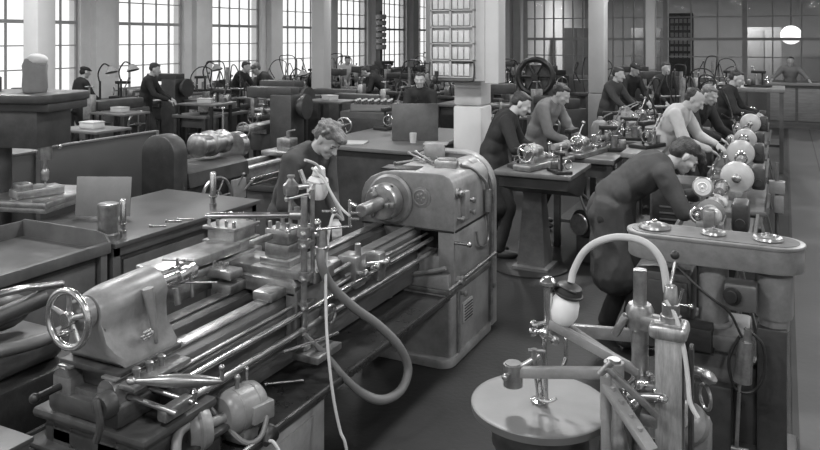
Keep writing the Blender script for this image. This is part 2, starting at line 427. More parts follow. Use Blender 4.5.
# side details on the +X face
m = M(); m.bx(-1.952,-1.915,4.72,4.80,.93,1.12,.006); m.done('control_box', PAINTL, L)
for y, z in ((4.67,.95),(4.86,.96),(4.86,1.04),(4.66,.56),(4.72,.44)):
    M().lathe([(0,.012),(.03,.012),(.035,.02),(.05,.02),(.055,.01)],(-1.952,y,z),(1,0,0),12).done('button', STEEL, L)
m = M(); m.lathe([(0,.035),(.02,.035),(.022,.02),(.05,.02),(.055,.01)],(-1.952,4.66,1.12),(1,0,0),18); m.cyl((-1.91,4.66,1.12),(-1.90,4.60,1.14),.007); m.done('speed_lever', STEEL, L)
m = M(); m.tube([(-2.03,4.92,1.26),(-1.98,5.02,1.22),(-1.925,5.12,1.12),(-1.92,5.16,1.03)],.014); m.cyl((-1.92,5.16,1.06),(-1.92,5.16,.90),.026); m.done('belt_lever', STEEL, L)
M().tube([(-1.935,5.17,.91),(-1.93,5.2,.72),(-1.93,5.14,.66),(-1.93,5.0,.70),(-1.935,4.97,.8)],.008).done('oil_pipe', STEEL, L)
m = M(); m.cyl((-1.95,4.62,.80),(-1.86,4.62,.80),.012); m.ell((-1.85,4.62,.80),.02); m.done('start_lever', BRIGHT, L)
m = M(); m.cyl((-1.925,4.45,.535),(-1.925,5.30,.56),.012); m.cyl((-1.95,4.66,.54),(-1.90,4.66,.54),.026); m.ell((-1.925,5.31,.56),.02); m.done('reversing_rod', STEEL, L)
M().bx(-1.952,-1.938,4.66,4.69,.05,.48,.004).done('cover_strip', STEEL, pd)
# things bolted on top of the headstock
m = M(); m.box((-2.12,4.88,1.27),(.16,.12,.06),.012,(0,0,.25)); m.box((-2.12,4.88,1.305),(.12,.08,.012),.004,(0,0,.25)); m.done('top_cover', STEEL, L)
m = M(); m.lathe([(0,.075),(.02,.08),(.09,.08),(.12,.065),(.125,.03)],(-2.36,5.2,1.24),(0,0,1),24); m.bx(-2.43,-2.29,5.16,5.24,1.24,1.35,.03); m.done('motor_cap', PAINTL, L)
m = M(); m.box((-2.40,4.74,1.243),(.26,.16,.012),.003,(0,0,.1)); m.done('top_plate', DARK, L)
# chuck
ch = M().lathe([(0,.05),(.0,.085),(.005,.112),(.02,.122),(.10,.122),(.11,.11),(.16,.09)],(-2.42,4.45,1.05),(0,1,0),40).done('chuck', STEEL, L)
for k in range(3):
    a = PI/2+.5+k*2*PI/3; u = V((math.cos(a),0,math.sin(a)))
    mm = M(); p = V((-2.42,4.435,1.05))
    rot = Matrix((( u.x,0,-u.z),(0,1,0),(u.z,0,u.x))).to_3x3()
    mm.box(p+u*.085,(.06,.03,.028),.004,rot); mm.box(p+u*.072+V((0,-.028,0)),(.03,.026,.026),.004,rot); mm.done('jaw', STEEL, ch)
for k in range(3):
    a = PI/2-.5+k*2*PI/3; M().cyl((-2.42+.125*math.cos(a),4.51,1.05+.125*math.sin(a)),(-2.42+.112*math.cos(a),4.51,1.05+.112*math.sin(a)),.012,seg=8).done('key_socket', DARK, ch)
o = M().lathe([(0,.028),(.0,.036),(.004,.042),(.26,.042)],(-2.42,4.20,1.05),(0,1,0),28).done('workpiece', STEEL); o.location=(0,0,0)
tag(o, 'short polished steel cylinder gripped in the lathe chuck', 'workpiece')
# ---- tailstock
T = L
def ring(y, zc, rx, rz, zb, xb, n=10):   # barrel over a flaring web down to the base
    pts = [(-2.4+rx*math.cos(a), zc+rz*math.sin(a)) for a in [PI*i/n for i in range(n+1)]]
    pts += [(-2.4-rx*.92, zc-.05), (-2.4-rx*.97, zb+.10), (-2.4-xb, zb+.03), (-2.4-xb, zb)]
    pts = pts[::1]
    pts += [(-2.4+xb, zb), (-2.4+xb, zb+.03), (-2.4+rx*.97, zb+.10), (-2.4+rx*.92, zc-.05)]
    return [V((x, y, z)) for x, z in pts]
m = M()
m.rings([ring(2.07,1.09,.072,.072,.96,.10), ring(2.085,1.09,.082,.08,.925,.125), ring(2.12,1.095,.088,.083,.89,.145), ring(2.17,1.10,.094,.084,.885,.150),
         ring(2.375,1.105,.098,.086,.885,.150), ring(2.39,1.105,.096,.084,.885,.146)])
tb = m.done('tailstock', PAINTL, L, ang=50)
m = M(); m.bx(-2.56,-2.235,2.07,2.40,.868,.892,.006); m.bx(-2.53,-2.27,2.1,2.38,.80,.875,.01); m.done('tailstock_base', PAINTD, L)
m = M(); m.cyl((-2.285,2.26,1.15),(-2.255,2.28,.93),.024,.008); m.done('clamp_rib', PAINTL, tb)
m = M()
for k in range(6):
    a = k*PI/3; m.ell((-2.245+.0,2.22+.022*math.cos(a),.985+.014*math.sin(a)),(.006,.013,.008),seg=8)
m.ell((-2.245,2.22,.985),(.008,.012,.008),seg=8); m.done('maker_emblem', STEEL, tb)
m = M(); m.lathe([(0,.05),(.01,.06),(.05,.062),(.06,.05),(.07,.05)],(-2.4,2.01,1.10),(0,1,0),24); m.done('screw_collar', PAINTL, L)
hw = M().torus((-2.4,1.98,1.10),(0,1,0),.105,.0135,40,12).done('handwheel', BRIGHT, L)
M().lathe([(0,.012),(.0,.026),(.012,.03),(.03,.03),(.05,.022),(.06,.022)],(-2.4,1.96,1.10),(0,1,0),20).done('hub', BRIGHT, hw)
for k in range(5):
    a = k*2*PI/5+.3; M().cyl((-2.4+.02*math.cos(a),1.985,1.10+.02*math.sin(a)),(-2.4+.103*math.cos(a),1.982,1.10+.103*math.sin(a)),.0115,.008,10).done('spoke', STEEL, hw)
m = M(); m.lathe([(0,.006),(.01,.007),(.03,.011),(.075,.0125),(.09,.008),(.095,.003)],(-2.37,1.98,1.065),(.35,-1,.2),14); m.done('crank_handle', BRIGHT, hw)
# quill with turning tool-holder and live centre
m = M(); m.cyl((-2.4,2.38,1.105),(-2.4,2.56,1.105),.030); m.lathe([(0,.042),(.02,.046),(.045,.046),(.05,.036),(.07,.036),(.08,.045),(.10,.045),(.11,.02),(.15,.006)],(-2.4,2.53,1.105),(0,1,0),20)
q = m.done('quill', BRIGHT, L)
m = M(); m.cyl((-2.4,2.55,1.13),(-2.4,2.55,1.18),.008); m.cyl((-2.46,2.52,1.175),(-2.33,2.58,1.17),.006); m.cyl((-2.37,2.60,1.10),(-2.36,2.60,1.0),.007); m.cyl((-2.35,2.545,1.08),(-2.22,2.6,1.085),.004)
m.cyl((-2.38,2.52,1.06),(-2.37,2.52,.99),.014); m.done('quill_clamp', STEEL, L)
# ---- carriage
m = M()
m.prism([(-2.60,.872),(-2.16,.872),(-2.16,.92),(-2.20,.945),(-2.56,.945),(-2.60,.92)],'y',3.10,3.42,.006)
for y0, y1 in ((2.98,3.11),(3.41,3.66)):
    m.bx(-2.585,-2.46,y0,y1,.872,.925,.01); m.bx(-2.33,-2.215,y0,y1,.872,.92,.01)
m.done('saddle', STEEL, L)
m = M(); m.bx(-2.22,-2.15,3.10,3.42,.66,.90,.012); m.bx(-2.16,-2.12,3.14,3.26,.66,.78,.01,3); m.done('apron', PAINT, L)
m = M(); m.lathe([(0,.025),(.02,.03),(.05,.03)],(-2.13,3.30,.74),(1,0,0),20); m.torus((-2.08,3.30,.74),(1,0,0),.045,.008); m.cyl((-2.085,3.255,.74),(-2.085,3.345,.74),.007); m.cyl((-2.085,3.30,.695),(-2.085,3.30,.785),.007); m.done('apron_handwheel', STEEL, L)
m = M(); m.prism([(-2.82,.945),(-2.10,.945),(-2.10,.975),(-2.13,.985),(-2.78,.985),(-2.82,.975)],'y',3.14,3.37,.004); m.bx(-2.12,-2.08,3.16,3.34,.93,.99,.01); m.done('cross_slide', STEEL, L)
m = M(); m.bx(-2.44,-2.25,3.18,3.36,.985,1.02,.006); m.bx(-2.42,-2.27,3.20,3.35,1.02,1.09,.006); m.bx(-2.42,-2.27,3.20,3.35,1.094,1.165,.008); m.bx(-2.41,-2.28,3.21,3.34,1.085,1.10); m.done('tool_post', STEEL, L)
for x in (-2.40,-2.35,-2.29):
    for y in (3.22,3.33): M().cyl((x,y,1.16),(x,y,1.20),.011,seg=6).done('tool_bolt', STEEL, L)
M().box((-2.38,3.12,1.13),(.03,.16,.025),.003).done('cutting_tool', STEEL, L)
# rear slide: a long plate with a block of clamped tools
m = M(); m.bx(-2.86,-2.62,2.78,3.46,.872,.96,.01); m.bx(-2.83,-2.60,2.72,3.42,.96,1.0,.008); m.box((-2.70,2.96,1.035),(.20,.52,.05),.01,(0.03,0,-.08)); m.done('rear_slide', STEEL, L)
m = M(); m.bx(-2.80,-2.62,3.20,3.38,1.0,1.12,.006); m.bx(-2.82,-2.60,3.18,3.40,1.05,1.065,.003); m.bx(-2.82,-2.60,3.18,3.40,1.12,1.14,.004); m.done('rear_tool_block', STEEL, L)
for x in (-2.79,-2.73,-2.67,-2.62):
    for y in (3.20,3.38): M().cyl((x,y,1.14),(x,y,1.175),.010,seg=6).done('clamp_bolt', BRIGHT, L)
m = M(); m.bx(-2.66,-2.46,2.98,3.08,.945,.99,.01); m.done('slide_stop', STEEL, L)
for x in (-2.60,-2.56,-2.52): M().cyl((x,3.02,.99),(x,3.02,1.02),.012,seg=8).done('stop_bolt', BRIGHT, L)
# near lever, studs and hand crank at the tail end
a, b = onZ(131,381,.90), onZ(222,381,.865)
m = M(); m.tube([a,a+(b-a)*.25,a+(b-a)*.5,a+(b-a)*.8,b],lambda t: .009+.016*math.sin(PI*min(1,max(0,t*1.05-.05)))**1.2,12,5)
m.cyl(b,b+V((0,0,.04)),.008); m.ell(b+V((0,0,.05)),.012); m.ell(a,(.02,.016,.014)); m.done('clamp_lever', STEEL, L)
m = M()
for k in range(3): m.lathe([(0,.012),(.025,.012),(.028,.017),(.04,.017),(.045,.01)],(-2.20,2.12+k*.065,.86),(0,0,1),10)
m.bx(-2.23,-2.15,2.06,2.36,.84,.862,.005); m.done('stud_plate', STEEL, L)
m = M(); m.cyl((-2.22,2.10,.80),(-2.02,2.14,.76),.011); m.cyl((-2.22,2.2,.79),(-2.04,2.25,.75),.010); m.bx(-2.1,-2.05,2.12,2.27,.72,.77,.01); m.done('shift_rods', STEEL, L)
m = M(); m.lathe([(0,.04),(.02,.05),(.05,.05),(.06,.035)],(-2.24,1.98,.80),(0,1,0),20); m.tube([(-2.24,1.97,.80),(-2.22,1.95,.84),(-2.20,1.95,.76),(-2.22,1.95,.70)],.014); m.done('bed_end_crank', PAINTD, L)
m = M(); m.cyl((-2.52,2.05,.80),(-2.52,1.93,.80),.014); m.ell((-2.52,1.93,.80),.02); m.done('end_rod', DARK, L)
# coolant motor and pump standing in the pan
cx, cy, cz = -2.07, 2.57, .585
Mo = thing('coolant_motor', 'small ribbed electric motor bolted in the lathe chip pan', 'motor', (cx,cy,.455), world=True)
m = M(); m.lathe([(-.10,.03),(-.095,.07),(-.08,.085),(-.06,.09),(.06,.09),(.08,.085),(.095,.07),(.10,.03)],(cx,cy,cz),(.25,1,0),28)
for t in (-.04,.045): m.torus(V((cx,cy,cz))+V((.25,1,0)).normalized()*t,(.25,1,0),.088,.005,28,6)
m.bx(cx-.06,cx+.06,cy-.05,cy+.05,.457,.51,.006); m.done('motor_body', PAINTL, Mo)
M().box((cx+.085,cy+.03,cz-.01),(.05,.11,.075),.006,(0,0,-.25)).done('terminal_box', PAINTL, Mo)
m = M(); m.cyl((cx,cy-.02,cz+.08),(cx,cy-.02,cz+.13),.010); m.ell((cx,cy-.02,cz+.135),.014); m.done('oil_cap', STEEL, Mo); m = M(); m.cyl((cx-.03,cy+.08,cz+.06),(cx-.03,cy+.08,cz+.12),.008); m.ell((cx-.03,cy+.08,cz+.125),.011); m.done('oil_cap', STEEL, Mo)
m = M(); m.tube([(cx-.09,cy-.14,cz+.08),(cx-.02,cy-.12,cz+.01),(cx+.08,cy-.08,cz-.09),(cx+.12,cy-.02,cz-.09),(cx+.11,cy+.04,cz-.03)],.011); m.done('conduit', RUBBER, Mo)
px_, py_, pz_ = -2.09, 2.33, .60
Pu = thing('coolant_pump', 'small cast coolant pump with a bent outlet pipe beside the motor', 'pump', (px_,py_,.455), world=True)
m = M(); m.lathe([(-.05,.03),(-.045,.07),(-.02,.082),(.02,.082),(.045,.07),(.05,.03)],(px_,py_,pz_),(.6,1,0),24); m.torus((px_,py_,pz_),(.6,1,0),.078,.012,24,6); m.bx(px_-.04,px_+.04,py_-.04,py_+.04,.457,.51,.005); m.cyl((px_,py_,pz_),(cx,cy-.08,cz),.02)
m.done('pump_body', PAINTL, Pu)
m = M(); m.tube([(px_,py_-.04,pz_+.04),(px_+.01,py_-.11,pz_+.04),(px_+.03,py_-.15,pz_),(px_+.04,py_-.16,.46)],.02,12); m.torus((px_+.036,py_-.158,pz_-.05),(0,.1,1),.02,.007); m.done('outlet_pipe', PAINTL, Pu)
m = M(); m.lathe([(0,.016),(.03,.016),(.032,.012),(.05,.012),(.055,.018),(.075,.018),(.085,.008)],(px_-.01,py_-.01,pz_+.075),(0,0,1),14); m.done('grease_cup', BRIGHT, Pu)
# plug and cable on the pan edge at bottom
pp = onX(268,436,-1.94)
Pl = thing('cable_plug', 'black round plug with white cable at the edge of the chip pan', 'plug', tuple(pp), world=True)
m = M(); m.lathe([(-.05,.012),(-.03,.02),(0,.032),(.01,.045),(.02,.045),(.025,.02)],pp,(-.5,1,.2),16); m.done('plug_body', DARK, Pl)
m = M(); m.tube([pp+V((.02,-.03,-.005)),pp+V((.05,-.03,-.0)),pp+V((.09,-.03,-.05)),pp+V((.10,-.03,-.13)),pp+V((.10,-.03,-.3))],.007); m.done('cable', CORD, Pl)
# ---- upright post with arms on the carriage
A = thing('coolant_stand', 'upright steel post with clamped arms standing on the lathe carriage', 'stand', (-2.1,3.16,0), world=True)
pt = onX(308,176,-2.12); Y0 = 3.12
m = M(); m.cyl((-2.12,Y0,.62),(-2.12,Y0,1.37),.0165); m.bx(-2.15,-2.0,Y0-.06,Y0+.16,.585,.62,.006); m.bx(-2.145,-2.095,Y0-.03,Y0+.03,.62,.70,.008); m.done('post', STEEL, A)
m = M(); m.cyl((-2.10,Y0+.045,.98),(-2.10,Y0+.045,1.40),.011); m.done('second_post', STEEL, A)
for z, w in ((1.20,.035),(1.14,.03),(.98,.028),(.84,.022)):
    mm = M(); mm.cyl((-2.12,Y0,z-.022),(-2.12,Y0,z+.022),w); mm.bx(-2.13,-2.09,Y0-.01,Y0+.06,z-.014,z+.014,.005); mm.cyl((-2.09,Y0-.05,z),(-2.15,Y0+.0,z),.008); mm.ell((-2.085,Y0-.055,z),.013); mm.done('clamp', STEEL, A)
e0 = atd(205,216,3.60); e1 = atd(290,215,3.76)
m = M(); m.tube([e0,e0+(e1-e0)*.12,e0+(e1-e0)*.5,e1],lambda t: .004+.011*min(1,t*6),12,4); m.done('long_handle', BRIGHT, A)
m = M(); m.cyl(e1,e1+V((.06,.03,0)),.022); m.cyl(e1+V((.03,.015,-.02)),e1+V((.03,.015,.04)),.014); m.done('handle_joint', STEEL, A)
e = lambda x, y, d=3.78: atd(x, y, d)
m = M(); m.cyl(e(312,230),e(352,226),.007); m.cyl(e(350,227),e(350,200),.009); m.cyl(e(350,213),e(359,213),.007); m.cyl(e(350,219),e(359,219),.006); m.cyl(e(350,203),e(356,206),.011); m.done('gauge_arm', BRIGHT, A)
m = M(); m.cyl(e(291,229),e(316,223),.008); m.ell(e(317,223),.022); m.ell(e(288,231),.014); m.done('ball_lever', BRIGHT, A)
m = M(); m.cyl(e(288,199),e(309,194),.008); m.ell(e(287,199),.014); m.done('short_lever', STEEL, A)
m = M(); m.cyl(e(322,211),e(334,211),.006); m.ell(e(334,211),.016); m.done('thumb_screw', BRIGHT, A); M().cyl(e(300,170,3.82),e(306,186,3.82),.012).done('pin', BRIGHT, A)
vv = e(291,188,3.8)
m = M(); m.lathe([(-.04,.02),(-.03,.035),(0,.04),(.015,.04),(.03,.025),(.05,.012),(.055,.02),(.065,.02)],vv,(0,0,1),18); m.cyl(vv,e(309,186,3.8),.014); m.cyl(vv+V((0,0,-.03)),e(290,214,3.8),.01); m.done('oil_valve', STEEL, A)
# pale jar lamp behind the post
jl = e(318,185,3.95)
m = M(); m.lathe([(-.075,.02),(-.07,.04),(-.04,.055),(.0,.058),(.035,.05),(.05,.032),(.06,.034),(.09,.03),(.10,.015)],jl,(.1,0,1),24); Jl = thing('oil_jar', 'pale frosted oil jar hanging beside the upright post in front of the man', 'jar', tuple(jl), world=True)
m.done('jar_body', FROST, Jl); m = M(); m.torus(jl+V((.005,0,.05)),(.1,0,1),.033,.005); m.torus(jl+V((0,0,.02)),(.1,0,1),.053,.004); m.done('collar', STEEL, Jl)
m = M(); m.cyl(jl+V((0,0,.04)),e(308,196,3.82),.008); m.done('bracket', STEEL, Jl)
# hoses and cords
hp = [((322,247),-2.08),((321,262),-2.06),((330,284),-2.04),((352,306),-1.98),((378,325),-1.90),((398,345),-1.83),((408,368),-1.80),((401,390),-1.80),((382,400),-1.83),((362,393),-1.90),((345,378),-1.95),((326,355),-2.02),((304,334),-2.08)]
m = M(); m.tube([onX(p[0],p[1],x) for p, x in hp],lambda t: .0235 if t < .72 else .0235-.013*(t-.72)/.28,12,5); o = m.done('coolant_hose', RUBBER)
tag(o, 'thick grey rubber hose looping down from the lathe carriage', 'hose')
hh = onX(322,247,-2.08)
m = M(); m.cyl(hh+V((0,0,-.02)),hh+V((0,0,.09)),.03,.022); m.torus(hh+V((0,0,.0)),(0,0,1),.03,.006); m.cyl(hh+V((0,0,.06)),V((-2.12,3.16,hh.z+.07)),.012); m.done('hose_nozzle', STEEL, A)
cp = [((305,160),-2.15),((318,166),-2.14),((327,185),-2.11),((336,203),-2.10),((343,220),-2.10),((334,214),-2.10),((329,232),-2.08),((326,262),-2.05),((326,310),-2.0),((328,350),-1.95),((333,395),-1.90),((340,430),-1.86),((346,447),-1.83)]
P_ = [onX(p[0],p[1],x) for p, x in cp]; P_.append(V((P_[-1].x+.02,P_[-1].y+.02,.006)))
m = M(); m.tube(P_,.0075,8,5); tag(m.done('power_cord', CORD), 'thin white cord hanging past the grey hose to the floor', 'cord')
P_ = [e(*q) for q in ((312,168,3.92),(324,180,3.86),(333,196,3.82),(341,208,3.8),(350,216,3.76))]
m = M(); m.tube(P_,.0065,8,5)
tag(m.done('oil_tube', CORD), 'short white tube running from the jar to the gauge arm', 'tube')
# rods and wrenches lying about
def rod(name, p0, p1, r, lab, cat, head=0, mt=STEEL, group=None):
    t = thing(name, lab, cat, tuple((V(p0)+V(p1))/2), world=True, group=group)
    M().cyl(p0,p1,r,seg=10).done('shaft', mt, t)
    if head: M().lathe([(-head*.6,head*.5),(-head*.3,head),(head*.4,head),(head*.8,head*.6)],V(p0),V(p1)-V(p0),12).done('head', mt, t)
    return t
zt = 1.262
for (a, b, c, d_), r, h_, lb in (((395,163,430,158),.007,.012,'long thin rod lying on top of the headstock, its tip over the front edge'),((409,153,425,161),.009,.014,'short steel pin lying on the headstock beside the long rod'),((416,152,434,163),.010,.015,'thick wrench lying across the headstock top near the label cover'),((424,148,440,160),.008,.0,'slim square bar lying on the headstock behind the wrench'),((431,156,446,151),.011,0,'round steel offcut lying on the headstock beside the motor cap')):
    rod('steel_rod', onZ(a,b,zt+.0), onZ(c,d_,zt+.005), r, lb, 'rod', h_)
zp = .475
rod('chisel', onZ(265,384,zp+.01), onZ(303,380,zp+.005), .006, 'thin chisel lying in the chip pan right of the motor', 'chisel', .012)
rod('scraper', onZ(372,300,.49), onZ(392,297,.48), .006, 'small scraper lying in the chip pan near the headstock', 'scraper', .012)
m = M(); m.tube([onX(283,352,-2.06),onX(310,343,-2.05),onX(338,333,-2.05)],.008,8,4); m.done('trip_rod', BRIGHT, L)
# follow rest and bars at the headstock side of the carriage
m = M()
for k, (a, b, c, d_) in enumerate(((330,290,372,262),(335,297,385,268),(344,277,392,252),(318,282,352,262))):
    m.cyl(onX(a,b,-2.16),onX(c,d_,-2.16),.012)
m.bx(-2.24,-2.12,3.62,3.74,.76,.94,.012); m.bx(-2.22,-2.10,3.86,3.94,.74,.90,.012); m.cyl((-2.14,3.68,.92),(-2.14,3.68,1.0),.018); m.cyl((-2.14,3.78,.86),(-2.06,3.86,.86),.012); m.ell((-2.06,3.86,.86),.02); m.done('stop_bars', STEEL, L)
for y in (3.66,3.80,3.92):
    M().lathe([(0,.014),(.03,.014),(.035,.022),(.05,.022),(.055,.012)],(-2.12,y,.84),(1,0,.2),12).done('stop_knob', BRIGHT, L)
# ================================================================ LEFT FOREGROUND: tray bench, cabinet, drill press, screens
t = thing('tray_bench', 'long steel tray bench with raised rim and panelled front at the left edge', 'bench', (-4.15,2.6,0), world=True)
m = M(); m.bx(-4.6,-3.81,1.6,3.44,.80,.82); m.done('tray', SHEET, t)
m = M(); m.bx(-3.83,-3.79,1.6,3.45,.80,.87,.006); m.bx(-4.62,-4.60,1.6,3.45,.80,.92,.004)
m.prism([(-4.6,.80),(-3.80,.80),(-3.80,.87),(-3.84,.915),(-3.92,.93),(-4.6,.93)],'y',3.435,3.45); m.done('rim', SHEET, t)
m = M(); m.bx(-4.58,-3.84,1.65,3.42,.03,.80); m.done('body', PAINTD, t)
for y0, y1 in ((1.7,2.5),(2.56,3.36)):
    M().bx(-3.845,-3.828,y0,y1,.12,.76,.006).done('front_panel', SHEET, t)
m = M()
for y in (1.66,2.53,3.40): m.bx(-3.84,-3.80,y-.025,y+.025,0,.80,.004)
m.done('frame_post', SHEET, t)
p = onZ(70,238,.845); m = M(); m.lathe([(0,.02),(.02,.03),(.03,.03),(.12,.03),(.14,.025),(.15,.01)],p,(.85,.4,0),14)
tag(m.done('metal_sleeve', STEEL), 'short metal sleeve lying in the tray bench near its back rim', 'sleeve')
# cabinet bench behind it
t = thing('cabinet_bench', 'low steel cabinet with a wide dark flat top and paneled doors behind the lathe', 'cabinet', (-4.2,4.2,0), world=True)
m = M(); m.bx(-4.78,-3.78,3.47,4.95,.82,.85,.004); m.done('cabinet_top', mat('bench_top', .08, .42, .1, .25, 3, .1, 20), t)
m = M(); m.bx(-4.74,-3.84,3.50,4.90,.0,.82); m.bx(-3.86,-3.80,3.47,3.53,0,.82,.004); m.bx(-3.86,-3.80,4.86,4.92,0,.82,.004); m.bx(-3.85,-3.80,3.47,4.92,.76,.82,.004); m.bx(-3.86,-3.80,4.38,4.43,0,.80); m.done('cabinet_body', SHEET, t)
M().bx(-3.842,-3.825,3.58,4.34,.08,.72,.006).done('door', mat('cabinet_door', .12, .35, .2, .35, 2, .1, 10), t)
m = M()
for z in (.2,.36,.52,.68): m.bx(-3.846,-3.82,4.46,4.82,z-.07,z+.06,.006)
m.done('drawer_stack', DARK, t)
# gauges standing on it
def sleeve(px, py, top, r, name, lab, cat, mt=STEEL, z=.85):
    p = onZ(px,py,z); d = (H-z)*F/(py-HY); h = (py-top)/F*d
    o = M().lathe([(0,r),(h*.10,r),(h*.11,r*1.1),(h*.17,r*1.1),(h*.18,r*.78),(h*.32,r*.78),(h*.34,r*1.25),(h*.37,r*1.25),(h*.38,r*.95),(h*.97,r),(h,r*.8)],(0,0,0),(0,0,1),18).done(name, mt)
    o.location = p; return tag(o, lab, cat)
sleeve(213,210,172,.025,'plug_gauge','slim polished plug gauge standing upright on the cabinet top right of the tin','gauge', BRIGHT)
sleeve(123,237,199,.021,'plug_gauge','slim polished plug gauge standing right beside the knurled tin','gauge', BRIGHT)
p = onZ(108,240,.85); t = thing('knurled_tin', 'wide knurled metal tin with a stepped foot standing on the cabinet top', 'tin', tuple(p))
M().lathe([(0,.075),(.04,.075),(.05,.06),(.06,.062),(.215,.062),(.22,.058)],seg=24).done('tin_body', STEEL, t)
m = M(); m.lathe([(.205,.064),(.215,.066),(.235,.064),(.24,.05)],seg=24); m.done('lid', STEEL, t)
M().lathe([(0,.045),(.012,.05),(.02,.05),(.03,.02)],(-.09,-.04,0),(0,0,1),14).done('foot_dish', STEEL, t)
p = onZ(150,238,.85)
for k, (a, b) in enumerate(((150,226),(166,221),(178,219))):
    q = onZ(a,b,.857); rod('calliper', q, q+V((.10,.05,0)), .005, ['pair of callipers lying nearest the tin on the cabinet top','thin scriber lying on the cabinet top between callipers and square','small square lying farthest right of the three marking tools'][k], ['calliper','scriber','square'][k], .012)
# sheet leaning behind the tin
o = M().box((0,0,.14),(.40,.012,.28),.002,(-.12,0,0)).done('sheet_plate', mat('bare_sheet', .22, .5, .3, .2, 2)); q = onZ(100,222,.86); o.location = (q.x-.10,q.y+.12,.868); o.rotation_euler = (0,0,.42)
tag(o, 'plain steel plate leaning upright on the cabinet behind the knurled tin', 'plate')
# items between tray bench and lathe at far left: a small machine with a handle bar
t = thing('bar_folder', 'small dark machine with a polished bar handle and curved guards at far left', 'machine', (-3.25,2.35,0), world=True)
m = M(); m.bx(-3.50,-3.02,1.9,2.62,0,.62,.02); m.done('cabinet_base', DARK, t)
m = M(); m.tube([(-3.30,1.95,.97),onX(12,291,-3.2),onX(40,287,-3.2),onX(62,284,-3.2)],.018,12,4); m.done('bar_handle', BRIGHT, t)
m = M(); m.tube([(-3.3,2.0,.78),(-3.15,2.1,.78),(-3.05,2.25,.78),(-3.02,2.45,.78),(-3.1,2.58,.78)],.03,10); m.bx(-3.45,-3.1,2.0,2.55,.62,.76,.05,3); m.done('curved_guard', SHEET, t)
m = M(); m.ell((-3.3,2.35,.86),(.1,.14,.08)); m.cyl((-3.36,2.3,.86),(-3.36,2.3,.97),.02); m.cyl((-3.2,2.2,.88),(-3.2,2.5,.90),.04); m.done('rollers', PAINTD, t)
# box corner bottom left
c0 = onX(30,437,-2.52)
t = thing('tool_box', 'plain grey steel box with a flat lid in the bottom left corner', 'box', (c0.x-.2,c0.y-.2,0), world=True)
m = M(); m.bx(c0.x-.45,c0.x+.0,c0.y-.7,c0.y,0,c0.z-.02,.005); m.done('box_body', SHEET, t)
m = M(); m.bx(c0.x-.46,c0.x+.01,c0.y-.71,c0.y+.01,c0.z-.02,c0.z,.004); m.done('lid', SHEET, t)
# drill press
def drill_press(loc, rz, label, sc=1, group=None):
    t = thing('drill_press', label, 'drill press', loc, rz, group)
    m = M(); m.bx(-.22,.22,-.30,.30,0,.06,.02); m.cyl((0,.16,.05),(0,.16,1.5),.055,seg=20); m.done('column', PAINTD, t)
    m = M(); m.prism(rrect(-.26,.26,-.42,.38,.10,6),'z',1.60,1.66,.01); m.bx(-.17,.17,-.28,.30,1.28,1.60,.012); m.bx(-.20,.20,-.40,.33,1.54,1.60,.01); m.done('head', PAINTD, t)
    m = M(); m.cyl((0,-.20,1.18),(0,-.20,1.32),.045); m.cyl((0,-.20,1.10),(0,-.20,1.18),.02); m.lathe([(0,.008),(.02,.025),(.07,.028),(.09,.02)],(0,-.20,1.02),(0,0,1),14); m.cyl((0,-.20,.98),(0,-.20,1.03),.007); m.done('spindle', STEEL, t)
    m = M(); m.bx(-.28,.28,-.45,.12,.90,.94,.008); m.bx(-.26,.26,-.43,.10,.86,.90,.01); m.bx(-.06,.06,.1,.2,.84,.94,.02); m.done('table', STEEL, t)
    m = M(); m.cyl((.17,-.1,1.40),(.21,-.1,1.40),.03)
    for k in range(3): a=k*2.1+.3; m.cyl((.20,-.1,1.40),(.22,-.1+.17*math.cos(a),1.40+.17*math.sin(a)),.008); m.ell((.22,-.1+.17*math.cos(a),1.40+.17*math.sin(a)),.016)
    m.done('feed_handle', STEEL, t)
    m = M(); m.lathe([(0,.09),(.16,.09),(.19,.05)],(0,.30,1.60),(0,0,1),20); m.done('motor', PAINTD, t)
    return t
dp = drill_press((0,0,0), 0, 'drill press with a flat broad head and square table at the left edge')
q = atd(22,195,5.75); dp.location = (q.x,q.y,0); dp.rotation_euler = (0,0,.25+PI/2); dp.scale=(1.15,1.0,1.05)
dt = M(); dt.box((0,0,.03),(.34,.16,.06),.008); dt.box((-.1,0,.08),(.1,.12,.05),.01); o = dt.done('drill_vise', STEEL); o.location = (q.x+.22,q.y-.04,.989); o.rotation_euler=(0,0,1.3); tag(o, 'small vise block on the drill press table', 'vise')
q = onX(92,150,-5.5)
# dark screens
for x0, x1, y0, y1, z1, lb in ((-5.95,-5.91,4.4,6.0,1.16,'long dark sheet-metal screen standing behind the drill press and cabinet'),(-5.95,-5.55,3.6,4.3,1.2,'dark locker-like sheet screen at the far left behind the drill press')):
    t = thing('screen_panel', lb, 'screen', ((x0+x1)/2,(y0+y1)/2,0), world=True)
    M().bx(x0,x1,y0,y1,.02,z1,.004).done('panel', mat('screen_paint', .06, .5, .1, .12, 1.5), t)
    m = M(); m.bx(x0-.01,x1+.01,y0,y1,z1,z1+.02,.003)
    for y in (y0+.03,y1-.03): m.bx(x0-.02,x1+.02,y-.02,y+.02,0,z1)
    m.done('edge_strip', SHEET, t)
